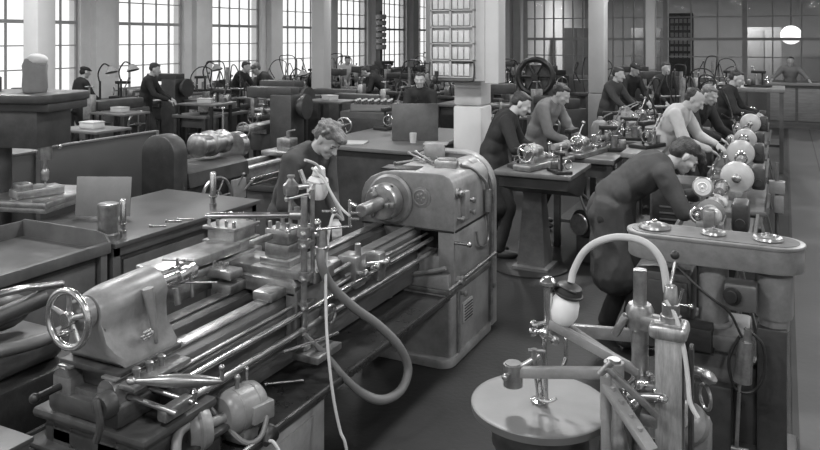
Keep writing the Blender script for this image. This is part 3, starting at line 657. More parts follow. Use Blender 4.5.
# ================================================================ SECOND LATHE
t = thing('engine_lathe', 'darker engine lathe in the middle distance with a tall rounded end guard', 'lathe', (-5.1,6.2,0), world=True)
x0 = -5.32
m = M(); m.prism(rrect(x0-.02,x0+.38,0,1.40,.19,8,(0,0,1,1)),'y',4.98,5.16,.02); m.done('end_guard', PAINTD, t)
m = M(); m.prism([(x0-.05,.86),(x0-.05,1.0),(x0,1.06),(x0+.3,1.06),(x0+.38,1.0),(x0+.40,.86)],'y',5.16,6.02,.01); m.done('headstock', PAINTD, t); m = M(); m.bx(x0-.05,x0+.36,5.16,6.04,.0,.86,.02); m.done('headstock_cabinet', DARK, t)
m = M(); m.lathe([(0,.10),(.02,.13),(.05,.13),(.06,.11),(.16,.115),(.17,.14),(.22,.14),(.23,.11),(.34,.11),(.36,.13),(.40,.13)],(x0+.16,5.5,1.22),(0,1,0),28); m.done('cone_pulley', STEEL, t)
M().lathe([(0,.09),(.01,.15),(.10,.15),(.12,.10)],(x0+.16,6.04,1.15),(0,1,0),28).done('faceplate', STEEL, t)
m = M(); m.bx(x0,x0+.08,6.0,8.5,.72,.92,.01); m.bx(x0+.28,x0+.38,6.0,8.5,.70,.92,.01); m.bx(x0+.378,x0+.392,6.0,8.5,.88,.91); m.bx(x0+.378,x0+.392,6.0,8.5,.71,.73)
for y in (6.0,7.0,8.0,8.4): m.bx(x0+.05,x0+.3,y,y+.08,.72,.88)
m.done('bed', STEEL, t)
m = M(); m.cyl((x0+.43,6.0,.80),(x0+.43,8.5,.80),.015); m.cyl((x0+.43,6.0,.74),(x0+.43,8.5,.74),.012); m.done('lead_screw', BRIGHT, t)
m = M(); m.bx(x0,x0+.36,7.9,8.45,0,.7,.02); m.done('tail_pedestal', PAINTD, t)
m = M(); m.bx(x0-.02,x0+.42,6.75,7.15,.92,.98,.01); m.bx(x0+.38,x0+.46,6.75,7.1,.62,.92,.02); m.bx(x0+.1,x0+.28,6.88,7.04,.98,1.12,.01); m.cyl((x0+.2,6.96,1.12),(x0+.2,6.96,1.2),.02); m.cyl((x0+.2,6.96,1.2),(x0+.36,6.86,1.24),.01); m.done('carriage', STEEL, t)
m = M(); m.torus((x0+.50,6.85,.78),(1,0,0),.09,.012,24,8); m.cyl((x0+.45,6.85,.78),(x0+.51,6.85,.78),.02)
for k in range(3): a=k*2*PI/3; m.cyl((x0+.50,6.85,.78),(x0+.50,6.85+.09*math.cos(a),.78+.09*math.sin(a)),.008)
m.done('carriage_handwheel', STEEL, t)
m = M(); m.prism([(x0+.02,.92),(x0+.36,.92),(x0+.28,1.08),(x0+.1,1.08)],'y',7.7,8.05,.01); m.cyl((x0+.19,7.66,1.13),(x0+.19,8.1,1.13),.07,seg=20); m.cyl((x0+.19,7.5,1.13),(x0+.19,7.66,1.13),.03); m.done('tailstock', STEEL, t)
m = M(); m.torus((x0+.19,8.2,1.13),(0,1,0),.11,.012,24,8); m.cyl((x0+.19,8.1,1.13),(x0+.19,8.22,1.13),.025)
for k in range(4): a=k*PI/2+.4; m.cyl((x0+.19,8.2,1.13),(x0+.19+.11*math.cos(a),8.2,1.13+.11*math.sin(a)),.009)
m.done('tailstock_handwheel', STEEL, t)
m = M(); m.torus((x0+.46,5.45,.72),(1,0,0),.20,.016,28,8); m.torus((x0+.46,5.45,.72),(1,0,0),.06,.014,20,6)
for k in range(6): a=k*PI/3; m.cyl((x0+.46,5.45,.72),(x0+.46,5.45+.2*math.cos(a),.72+.2*math.sin(a)),.01)
m.cyl((x0+.40,5.45,.72),(x0+.48,5.45,.72),.03); m.done('change_gear', STEEL, t)
m = M(); m.bx(x0+.40,x0+.44,5.72,5.92,.62,.84,.01); m.cyl((x0+.44,5.8,.78),(x0+.5,5.8,.9),.01); m.ell((x0+.5,5.8,.9),.018); m.cyl((x0+.44,5.88,.7),(x0+.5,5.92,.8),.01); m.ell((x0+.5,5.92,.8),.018); m.done('gear_box', PAINTL, t)
q = onX(219,118,x0+.2); m = M(); m.cyl((x0+.16,5.9,1.25),(x0+.16,5.9,1.58),.008); m.ell((x0+.16,5.9,1.58),.018); m.done('oil_stick', BRIGHT, t)
t.location.y += .15; t.location.x += .07; t.scale.z = .91
# bench, upright plate and paper left of the central column
t = thing('work_bench', 'dark closed workbench in front of the white column, papers on its top', 'bench', (-4.6,7.6,0), world=True)
m = M(); m.bx(-4.72,-3.35,6.9,8.9,.96,1.0,.006); m.done('bench_top', WOODD, t)
m = M(); m.bx(-4.68,-3.4,6.95,8.85,0,.96); m.done('bench_body', PAINTD, t)
for y0, y1 in ((6.98,7.5),(7.54,8.06),(8.1,8.62)): M().bx(-3.41,-3.39,y0,y1,.08,.90,.006).done('door', PAINTD, t)
q = onZ(402,148,.9)
o = M().bx(-.26,.26,-.012,.012,0,.41,.003).done('upright_plate', SHEET); a = atd(415,125,8.55); o.location = (a.x,a.y,1.002); o.rotation_euler = (0,0,.47)
tag(o, 'large grey plate standing upright on the bench left of the white column', 'plate')
for (a, b, w, l, lb) in ((350,143,.36,.26,'flat sheet of paper on the near end of the dark bench'),(436,144,.26,.2,'white paper pad on the bench close to the column')):
    q = onZ(a,b,1.0); o = M().box((0,0,.006),(w,l,.012),.002).done('paper_sheet', PAPER); o.location = (q.x,q.y,1.001); o.rotation_euler=(0,0,.3); tag(o, lb, 'paper')
q = onZ(413,143,1.0); o = M().lathe([(0,.035),(.10,.04),(.11,.038)],seg=14).done('paper_cup', PAPER); o.location=(q.x,q.y,1.001); tag(o, 'small white cup in front of the upright grey plate', 'cup')
# ================================================================ KEY / TAG RACK on the central column
xr0, xr1, yr = -3.40, -2.78, 7.38
t = thing('tag_rack', 'white rack of many small pigeonhole tags fixed to the front of the white column', 'rack', ((xr0+xr1)/2,yr,1.72), world=True)
RK = mat('rack_white', .5, .5, 0, .05)
M().bx(xr0,xr1,yr,yr+.2,1.70,3.2,.01).done('rack_board', RK, t)
m = M()
for i in range(8): m.bx(xr0+.02,xr1-.1,yr-.045,yr,1.74+i*.175-.006,1.74+i*.175+.006)
m.bx(xr0+.02,xr0+.035,yr-.045,yr,1.74,3.15); m.bx(xr1-.12,xr1-.10,yr-.045,yr,1.74,3.15); m.bx(xr0+.24,xr0+.26,yr-.045,yr,1.74,3.15); m.done('shelf_strips', mat('rack_shadow', .4, .5), t)  # shelf strips a little greyer than the board
for i in range(7):
    for k in range(6):
        x = xr0+.045+(.068*k if k < 3 else .068*k+.02)
        M().bx(x,x+.055,yr-.035,yr-.0,1.755+i*.175,1.755+i*.175+.125,.004).done('tag', mat('tag_card', .58, .6) if 'tag_card' not in MATS else MATS['tag_card'], t)
m = M(); m.tube([(xr0+.02,yr-.05,1.9),(xr0+.02,yr-.06,1.72),(xr0+.12,yr-.07,1.70),(xr1-.14,yr-.07,1.70),(xr1-.10,yr-.06,1.74),(xr1-.10,yr-.05,1.88),(xr1-.14,yr-.045,1.90),(xr1-.34,yr-.045,1.90)],.009); m.done('hanging_bar', DARK, t)
m = M(); m.ell((xr0+.09,yr-.07,1.71),(.03,.03,.05)); m.cyl((xr0+.09,yr-.04,1.74),(xr0+.09,yr-.04,1.8),.02); m.done('hook', DARK, t)
M().bx(xr1-.0,xr1+.15,yr+.0,yr+.22,1.68,3.3,.01).done('side_board', COLW, t)
# ================================================================ DISC MACHINE (right foreground)
D = thing('lapping_machine', 'radial arm machine with a large round steel disc table in the right foreground', 'machine', (-.6,2.85,0), world=True)
dc = onZ(540,402,.75)
M().lathe([(0,.20),(.0,.25),(.006,.262),(.032,.2645),(.034,.262),(.035,.258),(.0352,.24),(.0354,.03)],(dc.x,dc.y,.715),(0,0,1),64).done('disc_table', mat('ground_disc', .22, .48, .6, .12, 3, .04, 80), D)
m = M(); m.cyl((dc.x,dc.y,.30),(dc.x,dc.y,.715),.13,.16,28); m.cyl((dc.x,dc.y,.0),(dc.x,dc.y,.3),.17,.13,28); m.lathe([(.58,.17),(.60,.185),(.66,.185),(.68,.17)],(dc.x,dc.y,0),(0,0,1),32); m.done('disc_base', PAINTD, D)
M().lathe([(0,.035),(.01,.035),(.015,.018),(.05,.016),(.06,.01),(.09,.008)],(dc.x,dc.y,.75),(0,0,1),16).done('spindle_nose', BRIGHT, D)
px0, py0 = -.475, 2.86
m = M(); m.cyl((px0,py0,.0),(px0,py0,1.14),.031); m.cyl((px0,py0,1.12),(px0,py0,1.30),.024); m.lathe([(0,.02),(.005,.024)],(px0,py0,1.30),(0,0,1),16); m.done('post', STEEL, D)
m = M(); m.lathe([(0,.044),(.02,.05),(.07,.05),(.09,.04)],(px0,py0,1.09),(0,0,1),24); m.beam((px0-.03,py0-.01,1.125),(-.36,py0-.05,1.13),.055,.06,.012); m.box((px0-.065,py0-.02,1.10),(.03,.05,.09),.012,(0,.5,0)); m.done('top_yoke', STEEL, D)
# broad worn square column
m = M(); m.bx(-.41,-.315,2.76,2.84,.0,1.13,.012); m.bx(-.43,-.30,2.74,2.86,1.10,1.155,.02,3); m.done('square_column', mat('scraped_steel', .42, .35, .75, .5, 7, .1, 30, (4,4,.6)), D)
M().bx(-.30,-.285,2.77,2.83,.0,1.08,.004).done('column_strip', DARK, D)
m = M(); m.bx(-.62,-.18,2.60,3.05,.0,.52,.03,3); m.bx(-.66,-.14,2.56,3.10,0,.06,.02); m.done('machine_base', PAINTD, D)
# lower swing arm
def rarm(name, p0, p1, w, h, r0, r1, mt=PAINTL):
    m = M(); m.beam(p0,p1,w,h,.008); m.cyl(V(p0)+V((0,0,-h*.9)),V(p0)+V((0,0,h*.9)),r0); m.cyl(V(p1)+V((0,0,-h)),V(p1)+V((0,0,h)),r1); return m.done(name, mt, D)
A0, A1 = atd(513,372,2.86), atd(614,373,2.72)
rarm('swing_arm', A0, A1, .035, .04, .03, .036)
M().cyl(A1+V((0,0,-.36)),A1+V((0,0,.05)),.024).done('swing_pivot', STEEL, D)
m = M(); m.lathe([(-.30,.05),(-.28,.055),(-.22,.045),(-.20,.035),(-.12,.04),(-.10,.03)],A1,(0,0,1),20); m.done('pivot_collar', STEEL, D)
m = M(); m.cyl(A0+V((0,0,-.05)),A0+V((0,0,.03)),.036); m.cyl(A0+V((-.01,-.05,-.0)),A0+V((0,0,0)),.009); m.ell(A0+V((-.012,-.055,0)),.013); m.cyl(A0+V((.03,.02,.02)),A0+V((.09,.05,.06)),.011); m.cyl(A0+V((.07,.04,.02)),A0+V((.07,.04,.085)),.012); m.cyl(A0+V((.05,.03,.08)),A0+V((.11,.05,.08)),.006); m.done('arm_clamp', STEEL, D)
f0 = A0+V((.07,.04,.02)); m = M(); m.tube([f0,f0+V((.01,0,-.08)),f0+V((.02,0,-.12)),f0+V((.06,.0,-.12)),f0+V((.085,0,-.105))],.006,8,4); m.done('hook_arm', BRIGHT, D)
# upper pair of arms from the lamp head to the post
B0, B1 = atd(548,322,2.9), atd(638,372,2.76)
m = M(); m.beam(B0,B1,.03,.035,.006); m.beam(B0+V((.03,.05,-.01)),V((px0,py0-.02,.93)),.025,.03,.006); m.done('upper_arm', PAINTL, D)
m = M(); m.beam(atd(572,330,2.98),atd(640,336,2.9),.03,.05,.01); m.done('rear_arm', PAINTL, D)
m = M(); m.cyl(B0+V((0,0,-.07)),B0+V((0,0,.14)),.017); m.lathe([(0,.018),(.01,.032),(.02,.032),(.035,.02),(.04,.008)],B0+V((0,0,.135)),(0,0,1),18); m.done('head_post', BRIGHT, D)
for dx, dy, dz in ((-.04,-.05,.0),(-.05,-.03,-.035),(.04,-.05,-.045),(.0,-.06,-.02)):
    mm = M(); mm.cyl(B0+V((dx*.2,dy*.2,dz)),B0+V((dx,dy,dz)),.008); mm.lathe([(-.012,.012),(-.006,.017),(.008,.017),(.014,.01)],B0+V((dx,dy,dz)),(dx,dy,0),12); mm.done('thumb_nut', BRIGHT, D)
m = M(); m.cyl(atd(544,338,2.9),atd(546,398,2.9),.0095); m.cyl(atd(566,338,2.9),atd(566,358,2.9),.008); m.cyl(atd(566,358,2.9),atd(560,377,2.88),.009); m.done('feed_pin', BRIGHT, D)
# foreground bar running down to the right
G0, G1 = atd(606,384,2.62), atd(652,452,2.45)
m = M(); m.beam(G0,G1,.05,.025,.006)
for k in range(4): pk = G0+(G1-G0)*(.15+.2*k); m.cyl(pk+V((0,-.0,.01)),pk+V((0,0,.022)),.009)
m.cyl(G0+V((0,0,-.12)),G0+V((0,0,.03)),.02); m.cyl(V((G0.x,G0.y,.5)),G0,.018); m.done('slotted_bar', PAINTL, D)
m = M(); m.beam(G0+V((.0,0,.06)),G0+V((.16,.06,-.10)),.03,.02,.004); m.cyl(G0+V((-.02,0,.03)),G0+V((.02,.0,.08)),.012); m.done('link', STEEL, D)
# cluster of clamps between post and column
random.seed(4)
for (a, b, d, r) in ((628,384,2.74,.014),(634,392,2.72,.016),(646,384,2.7,.018),(652,392,2.7,.014),(624,398,2.7,.015),(630,405,2.68,.013),(640,400,2.68,.017),(654,378,2.74,.012),(660,400,2.62,.014),(640,366,2.8,.014)):
    c = atd(a,b,d); v = V((random.uniform(-1,1),-1,random.uniform(-.5,1))).normalized()
    m = M(); m.cyl(c-v*.035,c+v*.03,r*.6); m.lathe([(0,r*.6),(.004,r),(.02,r),(.025,r*.6)],c+v*.02,v,10); m.done('clamp_screw', BRIGHT, D)
m = M(); m.bx(-.47,-.40,2.78,2.84,.86,.93,.01); m.bx(-.46,-.39,2.76,2.83,.78,.83,.01); m.cyl((-.50,2.76,.88),(-.38,2.76,.9),.014); m.done('clamp_block', STEEL, D)
# gearbox and motor at the right foot
g = onZ(688,428,.64)
m = M(); m.lathe([(-.05,.03),(-.045,.07),(-.01,.078),(.03,.078),(.05,.06),(.06,.03),(.075,.03),(.08,.01)],(g.x,g.y,.66),(-.3,-1,.55),28); m.box((g.x,g.y+.06,.58),(.16,.14,.16),.03); m.done('gear_case', PAINTL, D)
m = M(); m.tube([(g.x-.03,g.y+.05,.72),(g.x-.0,g.y+.03,.84),(g.x+.03,g.y+.02,.86),(g.x+.07,g.y+.03,.84)],.016,10); m.lathe([(0,.02),(.02,.035),(.03,.035),(.04,.02)],(g.x+.06,g.y+.03,.82),(.5,0,1),14); m.torus((g.x+.06,g.y+.03,.76),(1,.6,0),.045,.007); m.done('lever_bracket', STEEL, D)
m = M(); m.cyl((px0+.02,py0-.1,.50),(px0+.02,py0-.1,.74),.016); m.ell((px0+.02,py0-.1,.75),.022); m.done('stop_rod', STEEL, D)
# gooseneck lamp: clamp on the column, tube over to a frosted bulb in a cage
G = thing('gooseneck_lamp', 'white gooseneck work lamp arching from the machine column to a frosted bulb', 'lamp', (-.36,2.8,1.156), world=True)
gp = [(667,292,2.72),(662,262,2.73),(646,243,2.76),(622,237,2.80),(600,241,2.84),(584,252,2.88),(574,270,2.90),(571,282,2.90)]
m = M(); m.tube([atd(*q) for q in gp],.0135,12); m.done('gooseneck', CORD, G)
m = M(); pc = V((-.36,2.80,1.156)); m.lathe([(0,.036),(.02,.036),(.022,.03),(.06,.03),(.062,.025),(.12,.022),(.125,.018)],pc,(0,0,1),18); m.done('lamp_clamp', STEEL, G)
bq = atd(566,302,2.9)
m = M(); m.lathe([(.075,.024),(.065,.046),(.055,.05),(.03,.052),(.025,.046)],bq,(.25,0,1),20); m.torus(bq+V((.01,0,.035)),(.25,0,1),.052,.005); m.tube([bq+V((-.045,-.01,.035)),bq+V((-.02,-.04,.07)),bq+V((.03,-.05,.06)),bq+V((.055,-.01,.035))],.005); m.done('lamp_shade', DARK, G)
m = M(); m.lathe([(.03,.040),(0,.052),(-.04,.056),(-.07,.046),(-.095,.026),(-.10,.008)],bq,(.25,0,1),24); m.done('bulb', FROST, G)
m = M(); cp_ = [(666,300,2.66),(676,318,2.64),(684,350,2.62),(688,380,2.6),(690,402,2.58),(698,418,2.56)]
m.tube([atd(*q) for q in cp_],.0085,8); tag(m.done('lamp_cable', CORD), 'pale cable running down the square column to the gear case', 'cable')
m = M(); m.cyl(atd(675,262,2.9),atd(669,293,2.85),.006); o = m.done('gear_lever', STEEL, D); M().ell(atd(675,255,2.9),.017).done('lever_knob', DARK, D)
# ================================================================ BELT-GUARD MACHINE
B = thing('belt_drill', 'machine with a long oval belt guard and three round pulleys on top at right', 'machine', (-.33,4.33,0), world=True)
gx0, gx1, gy, gr = -.78, .09, 4.33, .135
def capsule(x0, x1, y, r, n=14):
    return [(x1-r+r*math.sin(a),y-r*math.cos(a)) for a in [PI*i/n for i in range(n+1)]]+[(x0+r-r*math.sin(a),y+r*math.cos(a)) for a in [PI*i/n for i in range(n+1)]]
m = M(); m.prism(capsule(gx0,gx1,gy,gr),'z',.965,1.10,.012); m.done('belt_guard', PAINTL, B)
m = M(); m.prism(capsule(gx0-.008,gx1+.008,gy,gr+.008),'z',1.085,1.105,.006); m.done('guard_rim', PAINTL, B)
m = M(); m.prism(capsule(gx0+.02,gx1-.02,gy,gr-.02),'z',1.105,1.108); m.done('guard_well', PAINT, B)
for x, r, h in ((-.64,.082,.035),(-.34,.06,.03),(-.08,.07,.028)):
    pl = M().lathe([(0,r),(.008,r+.004),(.02,r*.98),(.024,r*.8),(.016,r*.7),(.016,r*.45),(h,r*.4),(h,r*.2)],(x,gy,1.107),(0,0,1),32).done('pulley', STEEL, B)
    M().cyl((x,gy,1.12),(x,gy,1.107+h+.012),r*.18,seg=6).done('nut', BRIGHT, pl)
m = M(); m.cyl((-.34,gy,.60),(-.34,gy,.965),.075,seg=28); m.lathe([(0,.09),(.03,.09),(.04,.08)],(-.34,gy,.62),(0,0,1),28); m.done('spindle_column', PAINTL, B)
m = M(); m.bx(-.62,-.16,4.16,4.55,.55,.64,.02); m.bx(-.47,-.19,4.20,4.48,.36,.60,.05,3); m.done('gear_housing', PAINT, B)
m = M(); m.lathe([(0,.085),(.02,.09),(.22,.09),(.24,.06)],(-.05,gy,.72),(0,0,1),28); m.lathe([(0,.07),(.06,.075)],(-.05,gy,.66),(0,0,1),24); m.done('motor', PAINTL, B)
m = M(); m.box((-.20,4.19,.85),(.15,.14,.13),.012); m.done('switch_box', SHEET, B)
m = M(); m.lathe([(0,.045),(.01,.045),(.012,.03),(.03,.03),(.032,.015)],(-.235,4.12,.86),(-.3,-1,0),20); m.done('switch_knob', DARK, B)
m = M(); m.bx(-.74,-.44,4.24,4.50,.48,.90,.02); m.bx(-.72,-.46,4.22,4.24,.50,.86,.005); m.done('side_cabinet', PAINTD, B)
m = M(); m.box((-.42,4.15,.62),(.18,.14,.12),.004); m.bx(-.52,-.32,4.08,4.22,.56,.57); m.done('tray_frame', DARK, B)
m = M(); m.bx(-.42,-.24,4.16,4.40,0,.38,.015); m.bx(-.13,.01,4.24,4.45,0,.68,.01); m.bx(-.24,-.13,4.3,4.46,0,.45,.01); m.bx(-.72,.06,4.14,4.52,0,.05,.015); m.done('floor_stand', PAINTD, B)
m = M(); m.tube([(-.50,4.17,.96),(-.42,4.12,.90),(-.33,4.10,.84),(-.25,4.11,.78),(-.20,4.12,.68),(-.16,4.1,.60)],.007); m.done('wire', DARK, B)
m = M(); m.tube([(-.18,4.09,.72),(-.10,4.08,.66),(-.09,4.08,.52),(-.14,4.08,.42),(-.22,4.08,.42),(-.25,4.08,.55),(-.20,4.08,.68)],.008); m.done('cable_loop', DARK, B)
m = M(); m.cyl((-.17,4.08,.66),(-.19,4.08,.46),.035,.045); m.cyl((-.16,4.08,.72),(-.17,4.08,.66),.018); m.cyl((-.20,4.08,.46),(-.215,4.08,.12),.009); m.cyl((-.24,4.08,.12),(-.16,4.08,.12),.012); m.done('hand_drill', STEEL, B)
m = M(); m.cyl((-.50,4.12,.76),(-.47,4.12,.86),.008); m.ell((-.50,4.12,.76),.018); m.ell((-.43,4.11,.78),.016); m.cyl((-.54,4.13,.78),(-.43,4.11,.78),.008); m.done('feed_lever', BRIGHT, B)
# ================================================================ PEOPLE
def tcap(m, p0, p1, r0, r1, seg=14):      # tapered capsule
    p0, p1 = V(p0), V(p1); d = p1-p0; L = max(d.length,1e-4)
    prof = [(-r0*math.cos(a), r0*math.sin(a)) for a in [0.02,.35,.7,1.05,1.4]]+[(L+r1*math.sin(a), r1*math.cos(a)) for a in [.15,.5,.85,1.2,1.55]]
    m.lathe(prof, p0, d, seg)
def remesh(m, name, mt, parent, vox, smooth=4, disp=0, dscale=8, seed=0, aniso=(1,1,1)):
    bm = m.bm; bmesh.ops.recalc_face_normals(bm, faces=bm.faces)
    me = bpy.data.meshes.new('tmp'); bm.to_mesh(me); bm.free()
    o = bpy.data.objects.new('tmp', me); C.objects.link(o)
    r = o.modifiers.new('r','REMESH'); r.mode = 'VOXEL'; r.voxel_size = vox
    if smooth: s = o.modifiers.new('s','SMOOTH'); s.factor = .5; s.iterations = smooth
    dg = bpy.context.evaluated_depsgraph_get(); dg.update()
    me2 = bpy.data.meshes.new_from_object(o.evaluated_get(dg)); bpy.data.objects.remove(o); bpy.data.meshes.remove(me)
    if disp:
        off = V((seed*3.1,seed*1.7,0)); ns = [v.normal.copy() for v in me2.vertices]
        for v, nn in zip(me2.vertices, ns):
            q = V((v.co.x*aniso[0],v.co.y*aniso[1],v.co.z*aniso[2]))*dscale+off
            a = noise.noise(q)+.5*noise.noise(q*2.1)
            v.co += nn*disp*(a if disp < .01 else (1-abs(a)*2.2)*.6)
    for p in me2.polygons: p.use_smooth = True
    me2.name = name; me2.materials.clear(); me2.materials.append(mt)
    o = bpy.data.objects.new(name, me2); C.objects.link(o); o.parent = parent
    return o
def ik(a, b, l1, l2, hint):
    a, b = V(a), V(b); d = b-a; L = min(d.length, (l1+l2)*.995); dn = d.normalized(); b = a+dn*L
    x = (l1*l1-l2*l2+L*L)/(2*L); h = math.sqrt(max(l1*l1-x*x,1e-6))
    hn = V(hint); hn = (hn-dn*hn.dot(dn)).normalized()
    return a+dn*x+hn*h, b
def person(label, loc, rz, lean=15, handL=None, handR=None, hp=20, hy=0, hr=0, near=0, top=CLOTHD, hair=HAIRD, style='short', sleeves='long', coat=.0, hipz=.93, sc=1.0, seat=False, curve=20, legs=True, build=1.0, twist=0, shirt=None, trousers=None):
    t = thing('person', label, 'person', loc, rz)
    t.scale = (sc,)*3
    vox = {0:.016, 1:.010, 2:.0062}[near]
    Rx = lambda deg: Matrix.Rotation(-math.radians(deg),3,'X')
    tw = Matrix.Rotation(math.radians(twist),3,'Z')
    P0 = V((0,-.0-.12*math.sin(math.radians(lean)),hipz))
    d1 = tw @ (Rx(lean*.75) @ V((0,0,1))); d2 = tw @ (Rx(lean+curve*.5) @ V((0,0,1))); d3 = tw @ (Rx(lean+curve) @ V((0,0,1)))
    W_ = P0+d1*.16; Ch = W_+d2*.20; Sh = Ch+d3*.14; Nk = Sh+(tw@(Rx(lean+curve+hp*.35)@V((0,0,1))))*.07
    side = tw @ V((1,0,0))
    HM = (tw @ Matrix.Rotation(math.radians(hy),3,'Z') @ Rx(hp+lean*.2) @ Matrix.Rotation(math.radians(hr),3,'Y'))
    up = HM @ V((0,0,1)); fw = HM @ V((0,1,0)); rt = HM @ V((1,0,0))
    Hc = Nk+up*.115+fw*.02
    hs = lambda x,y,z: Hc+rt*x+fw*y+up*z
    R3 = Matrix((rt,fw,up)).transposed()
    body = M(); e = lambda c, r: body.ell(c, r, R3, 18 if near else 12)
    # head
    e(hs(0,-.015,.03),(.074,.094,.082)); e(hs(0,.02,-.02),(.062,.070,.085)); e(hs(0,.048,-.072),(.042,.036,.034)); e(hs(0,.07,-.09),(.022,.02,.018))
    if near:
        tcap(body, hs(0,.086,.012), hs(0,.108,-.024), .009, .0135); e(hs(.011,.098,-.027),(.009,.01,.008)); e(hs(-.011,.098,-.027),(.009,.01,.008))
        tcap(body, hs(-.036,.075,.026), hs(.036,.075,.026), .012, .012)
        e(hs(.04,.055,-.02),(.024,.026,.024)); e(hs(-.04,.055,-.02),(.024,.026,.024))
        tcap(body, hs(-.019,.083,-.053), hs(.019,.083,-.053), .007, .007); tcap(body, hs(-.015,.083,-.065), hs(.015,.083,-.065), .0075, .0075)
    else: tcap(body, hs(0,.085,.01), hs(0,.108,-.025), .011, .016)
    for s in (-1,1): e(hs(s*.075,-.012,-.008),(.011,.02,.031))
    tcap(body, Sh+d3*.02, hs(0,-.02,-.05), .058, .052)
    # inner trunk
    R_ = lambda d: Matrix((side, d.cross(side)*-1 if False else side.cross(d)*-1, d)).transposed()
    def torso(mm, g, waist=1.0):
        for c, d, r in ((P0,d1,(.155,.115,.13)),(W_,d1,(.145,.105,.13)),(Ch,d2,(.165,.118,.16)),(Ch+d2*.07,d3,(.175,.115,.14)),(Sh-d3*.02,d3,(.13,.085,.08))):
            f = d.cross(side).normalized()*-1
            f = side.cross(d).normalized()*-1
            mm.ell(c,(r[0]*build+g,r[1]*build+g,r[2]+g),Matrix((side,f,d)).transposed(),18)
    torso(body,-.02)
    sl = {}
    for s, hd in ((-1,handL),(1,handR)):
        S = Sh+side*(s*.185*build)-d3*.025
        hd = V(hd) if hd is not None else S+V((s*.05,.08,-.5))
        El, Wr = ik(S, hd, .29, .255, V((s*.75,-.6,-.55)))
        sl[s] = (S, El, Wr)
        tcap(body, S, El, .045, .036); tcap(body, El, Wr, .036, .024)
        # hand
        ad = (Wr-El).normalized(); nrm = V((0,0,-1)) if abs(ad.z) < .8 else V((0,1,0)); nrm = (nrm-ad*nrm.dot(ad)).normalized()
        sd = ad.cross(nrm).normalized()*1.0
        if sd.dot(side)*s > 0: sd = -sd     # thumb side points inwards
        ad2 = (ad+nrm*.25).normalized()
        Pm = Wr+ad2*.055
        RH = Matrix((sd, nrm, ad2)).transposed()
        body.ell(Pm,(.040,.017,.050),RH,14)
        fl = [(.030,.068,.0085),(.010,.076,.009),(-.011,.070,.0085),(-.030,.056,.0075)]
        for k, (ox, ln, rr) in enumerate(fl):
            a = Wr+ad2*.09+sd*ox; c1 = (ad2+nrm*.45).normalized(); c2 = (ad2*.55+nrm).normalized(); c3 = (nrm-ad2*.2).normalized()
            if near:
                b = a+c1*ln*.48; c = b+c2*ln*.32; dd = c+c3*ln*.28
                tcap(body,a-ad2*.02,b,rr*1.05,rr,8); tcap(body,b,c,rr,rr*.92,8); tcap(body,c,dd,rr*.92,rr*.8,8)
            else: tcap(body,a-ad2*.02,a+(c1+c2).normalized()*ln*.9,rr*1.2,rr,8)
        a = Wr+ad2*.025+sd*.03; b = a+(sd*.8+ad2*.7+nrm*.3).normalized()*.036; c = b+(ad2+nrm*.5+sd*.1).normalized()*.032
        tcap(body,a,b,.0125,.0105,8); tcap(body,b,c,.0105,.0085,8)
    # legs
    lg = {}
    for s in (-1,1):
        Hp = P0+V((s*.09,0,-.03))
        if seat: Kn = Hp+V((s*.06,.42,.0)); An = Kn+V((0,-.02,-.42+(.5-hipz)*0)); An.z = .09
        else:
            An = V((s*.11,.0+.06*s,.09)); Kn, An = ik(Hp, An, .43, .44, V((0,1,0)))
        lg[s] = (Hp,Kn,An)
        tcap(body,Hp,Kn,.06,.045); tcap(body,Kn,An,.045,.035); tcap(body,An+V((0,-.03,-.03)),An+V((0,.12,-.05)),.035,.03)
    # voxel remesh of hands/face at fine size
    b = remesh(body,'body',SKIN,t,vox if near else .013,2 if near == 2 else 1)
    # clothes
    g = .012
    j = M(); torso(j, g)
    tcap(j, P0, W_, .13*build, .125*build); tcap(j, W_, Ch, .125*build, .13*build); tcap(j, Ch, Sh-d3*.04, .13*build, .10*build)
    j.ell(P0+V((0,0,.0)),(.165*build,.125*build,.12))
    for s in (-1,1):
        S, El, Wr = sl[s]
        tcap(j, Sh+side*(s*.06)-d3*.0, S, .075, .068)
        tcap(j, S, El, .070, .055)
        if sleeves == 'long': tcap(j, El, Wr-(Wr-El).normalized()*.02, .055, .040)
        elif sleeves == 'rolled': tcap(j, El, El+(Wr-El)*.25, .055, .055)
    if coat:
        for s in (-1,1): tcap(j, P0+V((s*.06,.01,.02)), V((s*.10,P0.y+.05,hipz-coat)), .118, .14)
        j.ell(V((0,P0.y+.03,hipz-coat*.6)),(.19,.14,coat*.5)); tcap(j, W_-d1*.04, V((0,P0.y+.06,hipz-coat)), .142, .17)
    else:
        j.ell(P0+V((0,0,-.06)),(.168*build,.13*build,.10))
    remesh(j,'jacket' if top is not CLOTHL else 'shirt',top,t,vox*1.25,12 if near == 2 else 6,(.008,.014,.018)[near],9 if near < 1 else 6.5,seed=len(label),aniso=(1,1,.55))
    if near and shirt is not None and not coat and top is not shirt:     # shirt front in the jacket opening
        f = side.cross(d3).normalized()*-1; f2 = side.cross(d2).normalized()*-1
        q = M(); tcap(q, Sh+f*.066+d3*.01, Ch+f2*.118+d2*.05, .030, .008, 10); q.done('shirt_front', shirt, t, ang=95)
        for s in (-1,1):
            q = M(); tcap(q, Sh+side*(s*.058)+f*.045+d3*.035, Ch+side*(s*.022)+f2*.134+d2*.04, .019, .012, 10); q.done('lapel', top, t, ang=95)
    if near:       # collar band round the neck
        cm = M(); f = side.cross(d3).normalized()*-1
        nb = Sh+d3*.045
        pts = [nb+side*(.072*math.sin(a))+f*(.066*math.cos(a)-.005)-d3*(.03*max(0,math.cos(a))) for a in [PI*2*i/20+.25 for i in range(20)]]
        cm.tube(pts[:-1],.014,8,2); cm.done('collar', shirt or top, t, ang=95)
    tr = M()
